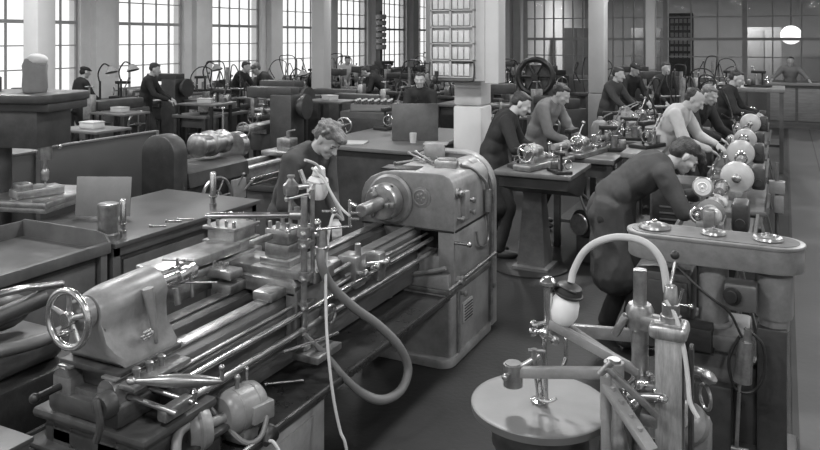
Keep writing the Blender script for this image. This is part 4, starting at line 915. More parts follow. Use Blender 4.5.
    for s in (-1,1):
        Hp,Kn,An = lg[s]
        tcap(tr,Hp,Kn,.098,.07); tcap(tr,Kn,An+V((0,0,.02)),.07,.062)
    tr.ell(P0+V((0,-.01,-.02)),(.16,.122,.13))
    remesh(tr,'trousers',trousers or CLOTHD,t,max(vox*1.3,.012),3,.006,8,seed=3)
    sh = M()
    for s in (-1,1):
        An = lg[s][2]; sh.ell(An+V((0,.05,-.048)),(.048,.14,.04)); tcap(sh,An,An+V((0,-.02,-.04)),.045,.045)
    for s in (-1,1):
        An = lg[s][2]; q = M(); q.ell(An+V((0,.05,-.045)),(.05,.145,.045)); tcap(q,An+V((0,-.01,0)),An+V((0,-.02,-.04)),.048,.048); q.done('shoe', LEATHER, t, ang=95)
    sh.bm.free()
    # hair
    h = M(); eh = lambda c, r: h.ell(c, r, R3, 14)
    if style == 'cap':
        eh(hs(0,-.02,.06),(.088,.105,.05)); eh(hs(0,.075,.055),(.06,.05,.012)); eh(hs(0,-.055,.0),(.07,.06,.07))
        remesh(h,'cap',top,t,.010,2)
    else:
        rs = random.Random(len(label)*7)
        if style == 'bald':
            eh(hs(0,-.052,.04),(.079,.080,.066)); eh(hs(0,-.06,.0),(.074,.058,.055)); eh(hs(0,-.02,.09),(.04,.06,.024))
        elif style == 'wavy':
            eh(hs(0,-.03,.06),(.084,.098,.07)); eh(hs(0,-.06,.02),(.076,.07,.075)); eh(hs(0,.045,.092),(.066,.055,.035)); eh(hs(.0,.085,.088),(.05,.035,.028))
            for k in range(46):
                a = rs.uniform(0,2*PI); b_ = rs.uniform(.15,1.25)
                v = V((math.sin(b_)*math.cos(a),math.sin(b_)*math.sin(a),math.cos(b_)))
                if v.y > .5 and v.z < .55: continue
                eh(hs(v.x*.088,-.02+v.y*.108,.04+v.z*.085),(rs.uniform(.014,.024),rs.uniform(.014,.03),rs.uniform(.012,.02)))
        elif style == 'long':   # thick straight hair falling forward over the brow
            eh(hs(0,-.03,.055),(.084,.098,.072)); eh(hs(0,-.06,.01),(.078,.066,.075)); eh(hs(0,.055,.085),(.066,.05,.038)); eh(hs(.01,.10,.065),(.045,.03,.03))
            for k in range(14):
                x = rs.uniform(-.055,.055); tcap(h, hs(x,-.0,.115), hs(x*1.1,.10+rs.uniform(-.01,.03),.07+rs.uniform(-.02,.01)), .014,.007)
        else:
            eh(hs(0,-.034,.05),(.079,.092,.068)); eh(hs(0,-.055,.012),(.075,.066,.068)); eh(hs(0,.005,.088),(.058,.062,.026))
        remesh(h,'hair',hair,t,.0065 if near else .011,1 if near else 1,.004 if near else 0,30,seed=2)
    if near == 2:
        for s in (-1,1):
            q = M(); q.ell(hs(s*.030,.072,.006),(.013,.012,.009),R3,12); q.done('eye', mat('eye_tone',.12,.3) if 'eye_tone' not in MATS else MATS['eye_tone'], t, ang=95)
            q = M(); tcap(q,hs(s*.016,.088,.026),hs(s*.044,.078,.03),.005,.004,8); q.done('eyebrow', hair, t, ang=95)
    return t
def face(dx, dy): return math.atan2(dy,dx)-PI/2
# feet positions come from where each man stands on the shop floor
hd = atd(335,150,5.1)
person('man with wavy greying hair in dark jacket bending over the large lathe', (-3.10,hd.y+.06,0), face(1,-.12), lean=20, curve=18, handL=(-.05,.36,.93), handR=(.16,.36,.93), hp=38, near=2, top=CLOTHM, hair=HAIRG, style='wavy', shirt=CLOTHG, sc=.98)
person('young man in long dark work coat bending low over the nearest small lathe at right', (-1.06,5.47,0), face(.43,.16), lean=42, curve=24, handL=(-.02,.62,1.05), handR=(.13,.60,1.0), hp=38, near=2, top=CLOTHM, hair=HAIRD, style='long', coat=.42, shirt=CLOTHL, hipz=.93)
person('balding man in a pale shirt with tie working in the right-hand row of lathes', (-1.14,8.42,0), face(1,-.15), lean=20, curve=14, handL=(-.12,.5,1.05), handR=(.12,.48,1.02), hp=34, near=1, top=CLOTHL, style='bald', shirt=CLOTHL)
person('grey-haired man in dark jacket reaching over a lathe behind the man in the pale shirt', (-1.05,9.75,0), face(1,-.5), lean=22, curve=12, handL=(-.1,.5,1.05), handR=(.12,.5,1.02), hp=24, near=1, top=CLOTHD, hair=HAIRG, shirt=CLOTHG, sc=.97)
person('tall man in dark jacket standing by the high bench in the right-hand row', (-.78,11.6,0), face(1,-.1), lean=8, curve=10, handL=(-.15,.42,1.1), handR=(.15,.42,1.1), hp=20, near=1, top=CLOTHD, shirt=CLOTHL, sc=1.0)
person('man in pale shirt leaning with both arms spread on the far counter at right', (.12,21.1,0), face(0,-1), lean=16, curve=5, handL=(-.45,.42,1.05), handR=(.45,.42,1.05), hp=5, near=0, top=CLOTHG, hair=HAIRD, sleeves='rolled')
person('man in a dark long coat at the first cast table right of the headstock', (-2.58,7.12,0), face(.9,.2), lean=16, curve=14, handL=(-.12,.46,1.05), handR=(.14,.45,1.05), hp=30, near=1, top=CLOTHD, hair=HAIRD, coat=.4, shirt=CLOTHL, sc=.98)
person('dark-haired man in grey smock bending over the second small lathe of the left row', (-2.55,8.5,0), face(.95,-.2), lean=20, curve=14, handL=(-.12,.5,1.0), handR=(.14,.48,1.0), hp=30, near=1, top=CLOTHG, hair=HAIRD, shirt=CLOTHG)
person('man with lowered arms leaning towards the machines left of the far white columns', (-2.55,12.3,0), face(1,-.3), lean=14, curve=10, handL=(-.12,.5,1.05), handR=(.12,.48,1.0), hp=12, top=CLOTHM, hair=HAIRD)
person('dark-dressed man right of the narrow far column facing the glass partition', (-2.02,14.6,0), face(.6,-.8), lean=6, curve=8, handL=(-.15,.4,1.0), handR=(.15,.4,1.0), hp=12, top=CLOTHD)
person('dark-haired man between the two far white columns bent over his work', (-2.62,14.4,0), face(.8,-.6), lean=12, curve=10, handL=(-.15,.4,1.0), handR=(.15,.4,1.0), hp=18, top=CLOTHD, style='cap')
person('man in black jacket facing the camera behind the upright grey plate', (-4.86,10.2,0), face(.35,-1), lean=4, curve=6, handL=(-.12,.35,.95), handR=(.12,.35,.95), hp=6, near=1, top=CLOTHD, shirt=CLOTHL, sc=.97, hipz=.90)
person('man in dark overalls standing before the second window with his arms forward', (-10.25,10.1,0), face(.8,.5), lean=8, curve=8, handL=(-.15,.42,1.05), handR=(.15,.42,1.05), hp=18, top=CLOTHD, sc=1.0)
person('dark silhouette of a man in front of the first window, beside the pale column', (-11.75,9.9,0), face(.3,1), lean=6, curve=10, handL=(-.15,.4,1.0), handR=(.15,.4,1.0), hp=15, top=CLOTHD, sc=.95, style='cap')
person('man in dark jacket leaning right over his machine in front of the third window', (-10.4,12.75,0), face(1,.2), lean=20, curve=12, handL=(-.15,.5,.95), handR=(.15,.5,.95), hp=15, top=CLOTHD)
person('grey-haired man bent over his bench before the pier right of third window', (-10.3,13.9,0), face(-.6,-.8), lean=34, curve=14, handL=(-.15,.5,.9), handR=(.15,.5,.9), hp=25, top=CLOTHM, hair=HAIRG, style='wavy')
person('man in pale shirt standing before the fifth window, right of the pale column', (-10.4,17.2,0), face(.8,-.6), lean=12, curve=10, handL=(-.15,.45,1.0), handR=(.15,.45,1.0), hp=20, top=CLOTHL)
person('man in dark jacket bent deeply to the left behind the tall crate of bottles', (-8.0,14.9,0), face(-.9,-.4), lean=38, curve=20, handL=(-.15,.5,.9), handR=(.15,.5,.9), hp=25, top=CLOTHD)
# ================================================================ ROWS OF SMALL LATHES
def bench_lathe(label, loc, rz=0, dome=.13, kind=0, group=None):
    # local frame: bed along +Y, operator on -X side, headstock guard at -Y end
    t = thing('bench_lathe', label, 'lathe', loc, rz, group)
    m = M(); m.bx(-.14,.16,-.55,-.25,0,.78,.02); m.bx(-.12,.14,.25,.5,0,.78,.02); m.bx(-.18,.20,-.6,.6,0,.04,.01); m.done('pedestal', PAINTD, t)
    m = M(); m.bx(-.26,.24,-.64,.62,.78,.82,.01); m.bx(-.27,-.25,-.64,.62,.80,.85); m.bx(.23,.25,-.64,.62,.80,.85); m.done('chip_tray', PAINT, t)
    m = M(); m.prism([(-.07,.82),(.07,.82),(.055,.90),(.07,.94),(-.07,.94),(-.055,.90)],'y',-.58,.58,.004); m.done('bed', STEEL, t)
    m = M(); m.bx(-.08,.08,-.50,-.20,.94,1.0,.01); m.cyl((0,-.50,1.05),(0,-.18,1.05),.055,seg=20); m.lathe([(0,.05),(.01,.085),(.03,.085),(.04,.065),(.07,.065),(.08,.048),(.11,.048)],(0,-.44,1.05),(0,1,0),24); m.done('headstock', PAINTL, t)
    gd = M().lathe([(0,.03),(.0,dome*.9),(.012,dome),(.03,dome),(.05,dome*.93),(.065,dome*.7),(.072,dome*.3),(.074,.02)],(.02,-.50,1.05),(0,-1,0),32).done('belt_guard', PALE, t)
    M().lathe([(0,dome*.3),(.02,dome*.28),(.03,dome*.15)],(.02,-.57,1.05),(0,-1,0),20).done('guard_boss', BRIGHT, gd)
    m = M(); m.lathe([(0,.03),(.01,.045),(.05,.045),(.055,.03)],(0,-.18,1.05),(0,1,0),20); m.cyl((0,-.13,1.05),(0,0,1.05),.012); m.done('chuck', BRIGHT, t)
    m = M(); m.bx(-.11,.11,-.02,.14,.94,.98,.006); m.bx(-.10,.04,.02,.10,.98,1.02,.006); m.cyl((-.03,.06,1.02),(-.03,.06,1.08),.012); m.cyl((-.10,.06,1.0),(-.20,.06,1.0),.009); m.done('cross_slide', STEEL, t)
    w = M().torus((-.20,.06,1.0),(1,0,0),.045,.008,24,8).done('slide_handwheel', BRIGHT, t)
    m = M(); m.cyl((-.22,.06,1.0),(-.19,.06,1.0),.014)
    for k in range(3): a = k*2.1; m.cyl((-.2,.06,1.0),(-.2,.06+.045*math.cos(a),1.0+.045*math.sin(a)),.005)
    m.cyl((-.2,.095,1.02),(-.25,.095,1.02),.007); m.done('crank', STEEL, w)
    m = M(); m.bx(-.05,.05,.32,.46,.94,1.0,.008); m.cyl((0,.28,1.05),(0,.48,1.05),.035,seg=16); m.cyl((0,.2,1.05),(0,.28,1.05),.014); m.done('tailstock', PAINTL, t)
    m = M(); m.torus((0,.52,1.05),(0,1,0),.05,.008,24,8); m.cyl((0,.48,1.05),(0,.53,1.05),.016); m.cyl((-.05,.52,1.05),(.05,.52,1.05),.006); m.cyl((0,.52,1.0),(0,.52,1.1),.006); m.done('tail_handwheel', BRIGHT, t)
    m = M(); m.bx(.12,.22,-.42,-.2,.94,1.12,.02); m.cyl((.17,-.45,1.0),(.17,-.16,1.0),.03); m.done('switch_box', PAINTD, t)
    m = M(); m.cyl((-.10,.0,1.0),(-.10,-.05,1.12),.008); m.ell((-.10,-.05,1.13),.018); m.done('clamp_lever', BRIGHT, t)
    m = M(); m.lathe([(0,.05),(.01,.07),(.18,.07),(.19,.05)],(.02,-.30,.52),(0,1,0),20); m.bx(-.03,.07,-.27,-.15,.40,.46); m.done('motor', PAINTD, t)
    m = M()
    for s in (-1,1): m.beam((.18,-.62,.80),(.18+s*.12,-.64,.28),.03,.02,.003)
    m.done('brace', SHEET, t)
    return t
RL = [
 ('small lathe nearest the camera in the right row, under the hands of the bending man', (-.42,5.55,0), .10),
 ('second small lathe of the right row, with the biggest round pale guard', (-.36,7.05,0), .16),
 ('third small lathe of the right row, its round guard just above the second one', (-.40,8.45,0), .15),
 ('fourth small lathe of the right row, beside the man in the pale shirt', (-.42,9.85,0), .14),
 ('fifth small lathe of the right row, in front of the grey-haired man', (-.42,11.25,0), .16),
 ('sixth small lathe at the far end of the right row by the long bench', (-.46,12.7,0), .12)]
proto = None
for lb, loc, dm in RL:
    if proto is None: proto = bench_lathe(lb, loc, 0, .055)
    elif loc[1] == 7.05: big = bench_lathe(lb, loc, 0, .125)
    else: o = dup(big, loc, 0, lb, scale=1.0 if dm > .14 else .96)
# dial heads in front of the bending man
q = atd(703,187,4.85)
t = thing('dial_gauge', 'large round-faced dial head above the handwheel of the nearest small lathe', 'gauge', tuple(q), world=True)
m = M(); m.lathe([(0,.062),(.03,.066),(.035,.06),(.036,.055)],q,(.1,-1,.15),30); m.done('dial_case', STEEL, t)
m = M(); m.lathe([(0,.053),(.002,.053)],q+V((.0,-.036,.006)),(.1,-1,.15),30); m.torus(q+V((0,-.04,.006)),(.1,-1,.15),.028,.004); m.ell(q+V((0,-.042,.006)),.010); m.done('dial_face', WHITE, t)
m = M(); m.cyl(q+V((0,.0,-.05)),V((q.x+.0,q.y,.95)),.018); m.done('stem', STEEL, t)
q2 = atd(698,215,4.8); m = M(); m.torus(q2,(.1,-1,.15),.042,.012,28,10); m.ell(q2,(.02,.03,.02)); m.cyl(q2+V((-.03,0,0)),q2+V((.04,0,0)),.008); m.cyl(q2,q2+V((.01,.2,-.02)),.025); m.done('handwheel', BRIGHT, t)
m = M(); m.bx(-.45,-.38,4.95,5.05,.90,1.1,.01); m.cyl(atd(706,214,4.85),atd(716,206,4.85),.012); m.bx(-.50,-.36,4.95,5.1,.84,.92,.01); m.cyl((-.43,5.0,0),(-.43,5.0,.86),.03); m.done('gauge_bracket', STEEL, t)
# light box with a knob on a stand, right edge of the row
q = atd(777,187,6.2); t = thing('switch_stand', 'switch post with a pale square box beside the aisle, right row', 'switch', (q.x,q.y,0), world=True)
m = M(); m.cyl((q.x,q.y,0),(q.x,q.y,q.z+.2),.014); m.cyl((q.x,q.y,0),(q.x,q.y,.02),.09); m.done('post', SHEET, t)
M().bx(q.x-.06,q.x+.06,q.y-.05,q.y+.05,q.z-.05,q.z+.05,.008).done('switch_box', PAINTL, t)
M().bx(q.x-.02,q.x+.05,q.y-.06,q.y-.05,q.z-.2,q.z-.06,.004).done('lever', PAINTL, t)
# dark guard box by the bending man
q = atd(700,178,6.4); t = thing('motor_cabinet', 'dark square motor cabinet behind the bending man, below the round guards', 'cabinet', (-.78,6.6,0), world=True)
m = M(); m.bx(-.98,-.60,6.35,6.75,0,1.0,.02); m.done('cabinet_body', PAINTD, t); M().bx(-.96,-.62,6.335,6.352,.5,.95,.005).done('door', DARK, t)
m = M()
for k in range(5): m.bx(-.9,-.68,6.33,6.336,.6+k*.05,.612+k*.05)
m.done('vent', SHEET, t)
# long bench behind the right row with a pale top
t = thing('long_bench', 'high bench with a pale flat top at the far end of the right row', 'bench', (-.5,13.9,0), world=True)
m = M(); m.bx(-1.1,.0,13.4,14.4,1.28,1.34,.01); m.done('bench_top', PAINTL, t)
for x in (-1.05,-.08):
    for y in (13.45,14.33): M().bx(x,x+.06,y,y+.06,0,1.28).done('leg', SHEET, t)
m = M(); m.bx(-1.05,-.05,13.5,14.3,.4,.44); m.done('shelf', PAINTD, t)
# LEFT ROW
t1 = thing('machine_table', 'cast table on a flared pedestal carrying the first small lathe of the left row', 'table', (-2.0,6.75,0), world=True)
m = M(); m.bx(-2.32,-1.62,6.35,7.1,.94,.98,.006); m.done('table_top', PAINT, t1); m = M(); m.prism([(6.40,.94),(7.06,.94),(7.06,.80),(6.98,.72),(6.8,.72),(6.40,.84)],'x',-2.28,-1.66,.008); m.done('table_casting', PAINTD, t1)
m = M()
m.rings([[V((-2.10+sx*w,6.9+sy*w,z)) for sx, sy in ((-1,-1),(1,-1),(1,1),(-1,1))] for z, w in ((.0,.17),(.04,.17),(.05,.13),(.70,.085),(.78,.13))]); m.done('pedestal', PAINT, t1)
M().cyl((-2.15,6.9,0),(-2.15,6.9,.015),.36,seg=32).done('base_plate', DARK, t1)
def small_head(label, loc, rz, sc=1):
    t = thing('turning_head', label, 'lathe', loc, rz); t.scale = (sc,)*3
    m = M(); m.bx(-.09,.09,-.4,.4,0,.05,.008); m.done('bed', STEEL, t)
    m = M(); m.bx(-.06,.06,-.28,-.06,.05,.12,.01); m.lathe([(0,.03),(.01,.055),(.05,.06),(.06,.075),(.10,.075),(.12,.06),(.16,.06),(.17,.05),(.22,.04)],(0,-.30,.15),(0,1,0),22); m.done('headstock', STEEL, t)
    w = M().torus((0,-.33,.15),(0,1,0),.075,.009,28,8).done('handwheel', BRIGHT, t)
    m = M(); m.cyl((0,-.35,.15),(0,-.3,.15),.02)
    for k in range(3): a = k*2.1+.5; m.cyl((0,-.33,.15),(.075*math.cos(a),-.33,.15+.075*math.sin(a)),.007)
    m.done('spokes', BRIGHT, w)
    m = M(); m.bx(-.07,.07,.02,.14,.05,.10,.008); m.cyl((-.13,.08,.10),(.12,.08,.10),.01); m.cyl((0,.08,.1),(0,.08,.18),.014); m.ell((0,.08,.19),.02); m.ell((-.13,.08,.1),.02); m.done('slide', BRIGHT, t)
    m = M(); m.bx(-.05,.05,.2,.34,.05,.10,.01); m.cyl((0,.14,.15),(0,.38,.15),.03); m.lathe([(0,.03),(.01,.045),(.03,.045),(.04,.02)],(0,.38,.15),(0,1,0),20); m.done('tailstock', PAINTL, t)
    return t
small_head('small lathe head with thin handwheel on the cast table, front of the left row', (-1.97,6.78,.985), -.25, 1.0)
q = onZ(580,215,.25)
t = thing('motor_unit', 'round electric motor on the floor under the cast table of the left row', 'motor', (-1.68,7.35,0), world=True)
m = M(); m.lathe([(-.14,.05),(-.13,.13),(-.09,.15),(.09,.15),(.13,.13),(.14,.05)],(-1.68,7.35,.38),(.5,1,0),28); m.bx(-1.8,-1.56,7.25,7.45,0,.26,.01); m.done('motor_body', PAINTD, t)
m = M(); m.lathe([(0,.03),(.0,.10),(.02,.10),(.03,.04)],(-1.75,7.19,.38),(-.5,-1,0),24); m.done('pulley', STEEL, t)
m = M(); m.tube([(-1.6,7.3,.5),(-1.7,7.0,.72),(-1.62,7.0,.5),(-1.5,7.1,.3),(-1.45,7.2,.02)],.012); tag(m.done('air_hose', RUBBER),'thin hose hanging from the cast table down past the round motor','hose')
lb2 = ['second workbench of the left row crowded with small lathe parts','third workbench of the left row with bright fittings on it','fourth workbench of the left row before the white column']
benches = []
def steel_bench(label, loc, sx, sy, z=.9, top=PAINT, group=None):
    t = thing('work_bench', label, 'bench', loc, 0, group)
    m = M(); m.bx(-sx,sx,-sy,sy,z-.05,z,.008); m.done('bench_top', top, t)
    for a in (-1,1):
        for b in (-1,1): M().bx(a*(sx-.05)-.03,a*(sx-.05)+.03,b*(sy-.05)-.03,b*(sy-.05)+.03,0,z-.05).done('leg', PAINTD, t)
    m = M(); m.bx(-sx+.05,sx-.05,-sy+.05,sy-.05,.25,.28); m.bx(-sx+.06,sx-.06,-sy+.08,-sy+.1,z-.2,z-.05); m.done('shelf', PAINTD, t)
    return t
for lb, y in zip(lb2,(8.3,9.8,11.3)): steel_bench(lb,(-1.85+.02*(y-8),y,0),.32,.62,.93,PAINT)
steel_bench('raised side table with a pale top edge right of the left row lathes',(-1.28,8.0,0),.18,.35,1.02,PAINTL)
k = 0
for y, rz, lb in ((8.0,-.2,'small lathe with bright handwheel on the second bench of the left row'),(8.75,.15,'compact lathe head at the rear of the second bench of the left row'),(9.6,-.3,'small lathe head on the third bench of the left row, nearest end'),(10.3,.1,'small lathe head on the third bench of the left row, far end'),(11.2,-.15,'small lathe head on the fourth bench of the left row')):
    o = small_head(lb,(-1.84+.02*(y-8),y,.932),rz,.95); k += 1
def jug(label, loc, r=.11, h=.26):
    t = thing('oil_can', label, 'can', loc)
    M().lathe([(0,r*.9),(.01,r),(h*.5,r),(h*.75,r*.75),(h*.85,r*.3),(h,r*.25)],seg=20).done('can_body', PAINTL, t)
    M().tube([(r*.2,0,h*.9),(r*.6,0,h*1.05),(r*1.3,0,h*1.2)],.008).done('spout', STEEL, t)
    return t
for i, (px, py, z, d, lb) in enumerate(((600,112,.93,10.6,'bulbous pale can on the bench, leftmost of the cluster by the column'),(614,112,.93,10.8,'bulbous pale can in the middle of the cluster by the column'),(628,116,.93,10.5,'bulbous pale can at the right end of the cluster by the column'),(575,118,.93,9.4,'round pale can between the lathe heads of the third bench'))):
    q = atd(px,py,d); o = jug(lb,(min(max(q.x,-2.02),-1.62),q.y,.932)); 
# ================================================================ CROWDED BACKGROUND
def milling_machine(label, loc, rz=0, group=None):
    t = thing('milling_machine', label, 'machine', loc, rz, group)
    m = M(); m.bx(-.30,.30,-.35,.35,0,.10,.02); m.bx(-.20,.20,.0,.34,.10,1.35,.015); m.bx(-.13,.13,-.42,.30,1.30,1.45,.012); m.done('column', PAINTD, t)
    m = M(); m.bx(-.16,.16,-.34,.02,.55,.80,.03); m.cyl((0,-.2,.1),(0,-.2,.55),.05); m.done('knee', PAINTD, t)
    m = M(); m.bx(-.50,.50,-.33,-.07,.86,.93,.008); m.bx(-.2,.2,-.30,-.05,.80,.86); m.done('table', STEEL, t)
    m = M(); m.cyl((0,-.36,1.12),(0,.0,1.12),.035); m.bx(-.05,.05,-.40,-.34,1.05,1.32,.01); m.cyl((0,-.22,1.12),(0,-.18,1.12),.08); m.done('arbor', STEEL, t)
    w = M().torus((.56,-.2,.89),(1,0,0),.10,.012,20,6); w.cyl((.50,-.2,.89),(.58,-.2,.89),.02); w.cyl((.56,-.3,.89),(.56,-.1,.89),.008); w.cyl((.56,-.2,.79),(.56,-.2,.99),.008); w.done('handwheel', STEEL, t)
    m = M(); m.lathe([(0,.10),(.05,.10),(.05,.14),(.10,.14),(.10,.18),(.15,.18)],(0,.34,1.18),(0,1,0),20); m.done('cone_pulley', PAINTD, t)
    return t
def belt_machine(label, loc, rz=0, group=None):
    t = thing('belt_grinder', label, 'machine', loc, rz, group)
    m = M(); m.bx(-.28,.28,-.28,.28,0,.85,.012); m.bx(-.42,.42,-.22,.22,.85,.92,.01); m.done('base', PAINTD, t)
    for i in range(5):
        x = -.36+i*.18+(i%2)*.05; hh = (0,.12,-.08,.05,-.15)[i]; yy = (0,.1,-.12,.05,-.05)[i]; m = M(); m.tube([(x,.1,.9),(x*1.1,.12+yy,1.3),(x*.9,.05+yy,1.55+hh),(x*1.25,-.15,1.6+hh),(x*1.5,-.28,1.4+hh*2),(x*1.1,-.25+yy,1.15)],.011,6,4); m.done('curved_pipe', DARK, t)
    m = M(); m.cyl((-.4,.1,1.2),(.4,.1,1.2),.02); m.cyl((0,.1,.9),(0,.1,1.6),.03); m.done('frame_bar', STEEL, t)
    m = M(); m.lathe([(0,.12),(.03,.13),(.06,.12)],(-.1,-.1,1.02),(1,0,0),18); m.bx(-.1,.2,-.16,-.04,.92,1.1,.02); m.done('grinding_head', STEEL, t)
    return t
def shaper(label, loc, rz=0, group=None):
    t = thing('shaping_machine', label, 'machine', loc, rz, group)
    m = M(); m.bx(-.20,.20,-.1,.5,0,1.05,.015); m.bx(-.12,.12,-.45,.45,1.05,1.2,.02); m.done('body', PAINTD, t)
    m = M(); m.bx(-.09,.09,-.55,-.45,.92,1.3,.01); m.cyl((0,-.5,1.3),(0,-.5,1.42),.012); m.torus((0,-.5,1.42),(0,0,1),.06,.01,16,6); m.done('ram_head', STEEL, t)
    m = M(); m.bx(-.17,.17,-.55,-.2,.62,.86,.01); m.cyl((0,-.35,0),(0,-.35,.62),.04); m.done('table', PAINT, t)
    m = M(); m.torus((.26,.2,.8),(1,0,0),.20,.02,24,6)
    for k in range(4): a=k*PI/2; m.cyl((.26,.2,.8),(.26,.2+.2*math.cos(a),.8+.2*math.sin(a)),.012)
    m.cyl((.2,.2,.8),(.3,.2,.8),.03); m.done('flywheel', STEEL, t)
    return t
def vise(label, loc, rz=0, group=None):
    t = thing('bench_vise', label, 'vise', loc, rz, group)
    m = M(); m.bx(-.06,.06,-.08,.10,0,.10,.01); m.bx(-.08,.08,.02,.06,.10,.16,.005); m.done('body', DARK, t)
    m = M(); m.bx(-.08,.08,-.12,-.08,.04,.16,.005); m.cyl((0,-.2,.07),(0,-.1,.07),.014); m.cyl((-.08,-.19,.07),(.08,-.19,.07),.006); m.done('jaw', STEEL, t)
    return t
def part_heap(label, loc, rz=0, group=None, seed=0):
    rs = random.Random(seed); t = thing('fixture', label, 'fixture', loc, rz, group)
    m = M(); m.bx(-.25,.25,-.14,.14,0,.05,.005); m.cyl((-.1,0,.05),(-.1,0,.34),.02); m.bx(-.16,.14,-.05,.05,.30,.36,.01); m.done('stand', DARK, t)
    m = M(); m.cyl((.05,-.05,.05),(.05,-.05,.22),.05); m.cyl((.05,-.05,.22),(.16,-.1,.42),.012); m.ell((.17,-.1,.43),.03); m.bx(.12,.22,-.08,.08,.05,.16,.01); m.done('head', STEEL, t)
    m = M(); m.torus((-.16,-.1,.16),(1,.3,0),.08,.01,18,6); m.cyl((-.16,-.1,.16),(-.1,-.02,.16),.012); m.done('wheel', BRIGHT, t)
    return t
ORD = ['first','second','third','fourth','fifth','sixth']
def zone(y):
    k = int((y-9.1+.5)//WPIT); k = max(0,min(5,k)); f = (y-9.1-k*WPIT)
    return ('before the %s window' % ORD[k]) if f < 2.1 else ('before the pier right of the %s window' % ORD[k])
protos = {}
seen = {}
def put(kind, fn, lab, loc, rz=0):
    w = '%s %s' % (lab, zone(loc[1])); g = None
    seen.setdefault(w, []).append(1); k = len(seen[w])
    if kind not in protos: o = protos[kind] = fn(w, loc, rz)
    else:
        o = dup(protos[kind], loc, rz, w)
    return o, w
allp = {}
def putg(kind, fn, lab, loc, rz=0):
    o, w = put(kind, fn, lab, loc, rz); allp.setdefault(w, []).append(o); return o
rs = random.Random(11)
# benches right under the windows with vises and fixtures
for k in range(8):
    y = 8.7+k*2.35; x = -12.35
    lab = 'long wall bench'; z = .9
    def wb(w, loc, rz, gname=None): 
        o = steel_bench(w, loc, .38, 1.1, .9, WOODD); return o
    putg('wallbench', wb, 'dark bench against the window wall', (x,y,0))
    putg('vise', vise, 'small bench vise on the wall bench', (x+.2,y-.5,.9), rs.uniform(-1,1))
    putg('heap', part_heap, 'small wheeled fixture on the wall bench', (x+.05,y+.45,.9), rs.uniform(-1,2))
# machine rows, parallel to the windows
rows = [(-11.0,[11.3,13.4,15.6,17.9,20.3,22.8]),(-9.35,[8.6,11.2,14.8,16.6,18.3,20.8,23.2]),(-7.5,[10.3,12.1,16.9,19.2,21.5]),(-6.4,[8.9,11.2,13.3,15.2,17.7,20.2])]
names = ['in the row nearest the windows','in the second machine row','in the third machine row','in the fourth machine row']
kinds = [('mill', milling_machine, 'milling machine'),('belt', belt_machine, 'dark machine with curved pipes'),('shaper', shaper, 'dark shaping machine with a flywheel')]
i = 0
for (x, ys), nm in zip(rows, names):
    for y in ys:
        kd, fn, lb = kinds[(i*2+i//3) % 3]; i += 1
        putg(kd, fn, lb+' '+nm, (x+rs.uniform(-.12,.12),y,0), rs.choice([0,PI/2,PI,-PI/2])+rs.uniform(-.2,.2))
for (x, y) in ((-8.3,9.6),(-8.3,11.7),(-8.2,17.6),(-7.2,14.9+1.0),(-5.5,10.4),(-5.4,13.2),(-5.5,16.4),(-10.2,11.9),(-10.3,15.2),(-10.2,18.8)):
    putg('smallbench', lambda w, loc, rz: steel_bench(w, loc, .34, .55, .95, SHEET), 'work table between the machine rows', (x,y,0), 0)
    putg('heap', part_heap, 'small wheeled fixture on a work table', (x,y+.25,.95), rs.uniform(0,3))
    putg('vise', vise, 'small vise on a table between rows', (x+.1,y-.3,.95), rs.uniform(0,3))
# machines behind the left row and between the white columns
for n_, (x, y, kd, fn, lb) in enumerate(((-4.1,11.0,'mill',milling_machine,'milling machine behind the second man of the left row'),(-3.3,12.0,'shaper',shaper,'shaping machine with flywheel left of the nearer far column'),(-4.9,14.6,'belt',belt_machine,'curved-pipe machine left of the dark flywheel press'),
      (-1.45,13.0,'belt',belt_machine,'curved-pipe machine right of the nearer far column'),(-2.3,16.6,'mill',milling_machine,'milling machine by the narrow far column'),(-1.2,17.2,'shaper',shaper,'shaping machine with flywheel behind the high bench'),(-3.9,17.2,'belt',belt_machine,'curved-pipe machine seen just left of the nearer far column'),
      (-5.6,18.9,'mill',milling_machine,'milling machine before the left end of the glass partition'),(-3.3,19.2,'mill',milling_machine,'milling machine in front of the middle of the glass partition'),(-1.5,19.6,'belt',belt_machine,'curved-pipe machine close to the glass partition'),(-1.22,10.95,'belt',belt_machine,'curved-pipe machine between the left and right rows'),(-1.7,15.2,'shaper',shaper,'shaping machine with flywheel between the rows at the far end'),
      (-6.2,22.0,'shaper',shaper,'shaping machine with flywheel against the glass partition'))):
    o = dup(protos[kd], (x,y,0), rs.uniform(-3,3), lb)
for w, os_ in allp.items():
    if len(os_) > 1:
        for o in os_: o['group'] = w
# flywheel press
q = atd(538,76,13.4)
t = thing('flywheel_press', 'tall dark press with a big spoked flywheel in front of the glazed partition', 'press', (q.x,q.y,0), face(.1,-1)+PI)
zc = q.z
m = M(); m.torus((0,-.25,zc),(0,1,0),.30,.05,36,8); m.lathe([(0,.06),(.14,.06)],(0,-.32,zc),(0,1,0),16)
for k in range(6): a=k*PI/3; m.cyl((0,-.25,zc),(.30*math.cos(a),-.25,zc+.30*math.sin(a)),.022)
m.done('flywheel', DARK, t)
m = M(); m.prism([(-.34,0),(.34,0),(.22,.8),(.2,zc+.2),(-.2,zc+.2),(-.22,.8)],'y',-.15,.35,.02); m.bx(-.4,.4,-.35,.45,0,.1,.02); m.done('press_frame', PAINTD, t)
m = M(); m.bx(-.1,.1,-.17,-.13,.8,1.1,.01); m.bx(-.25,.25,-.4,.1,.74,.80,.01); m.done('ram', STEEL, t)
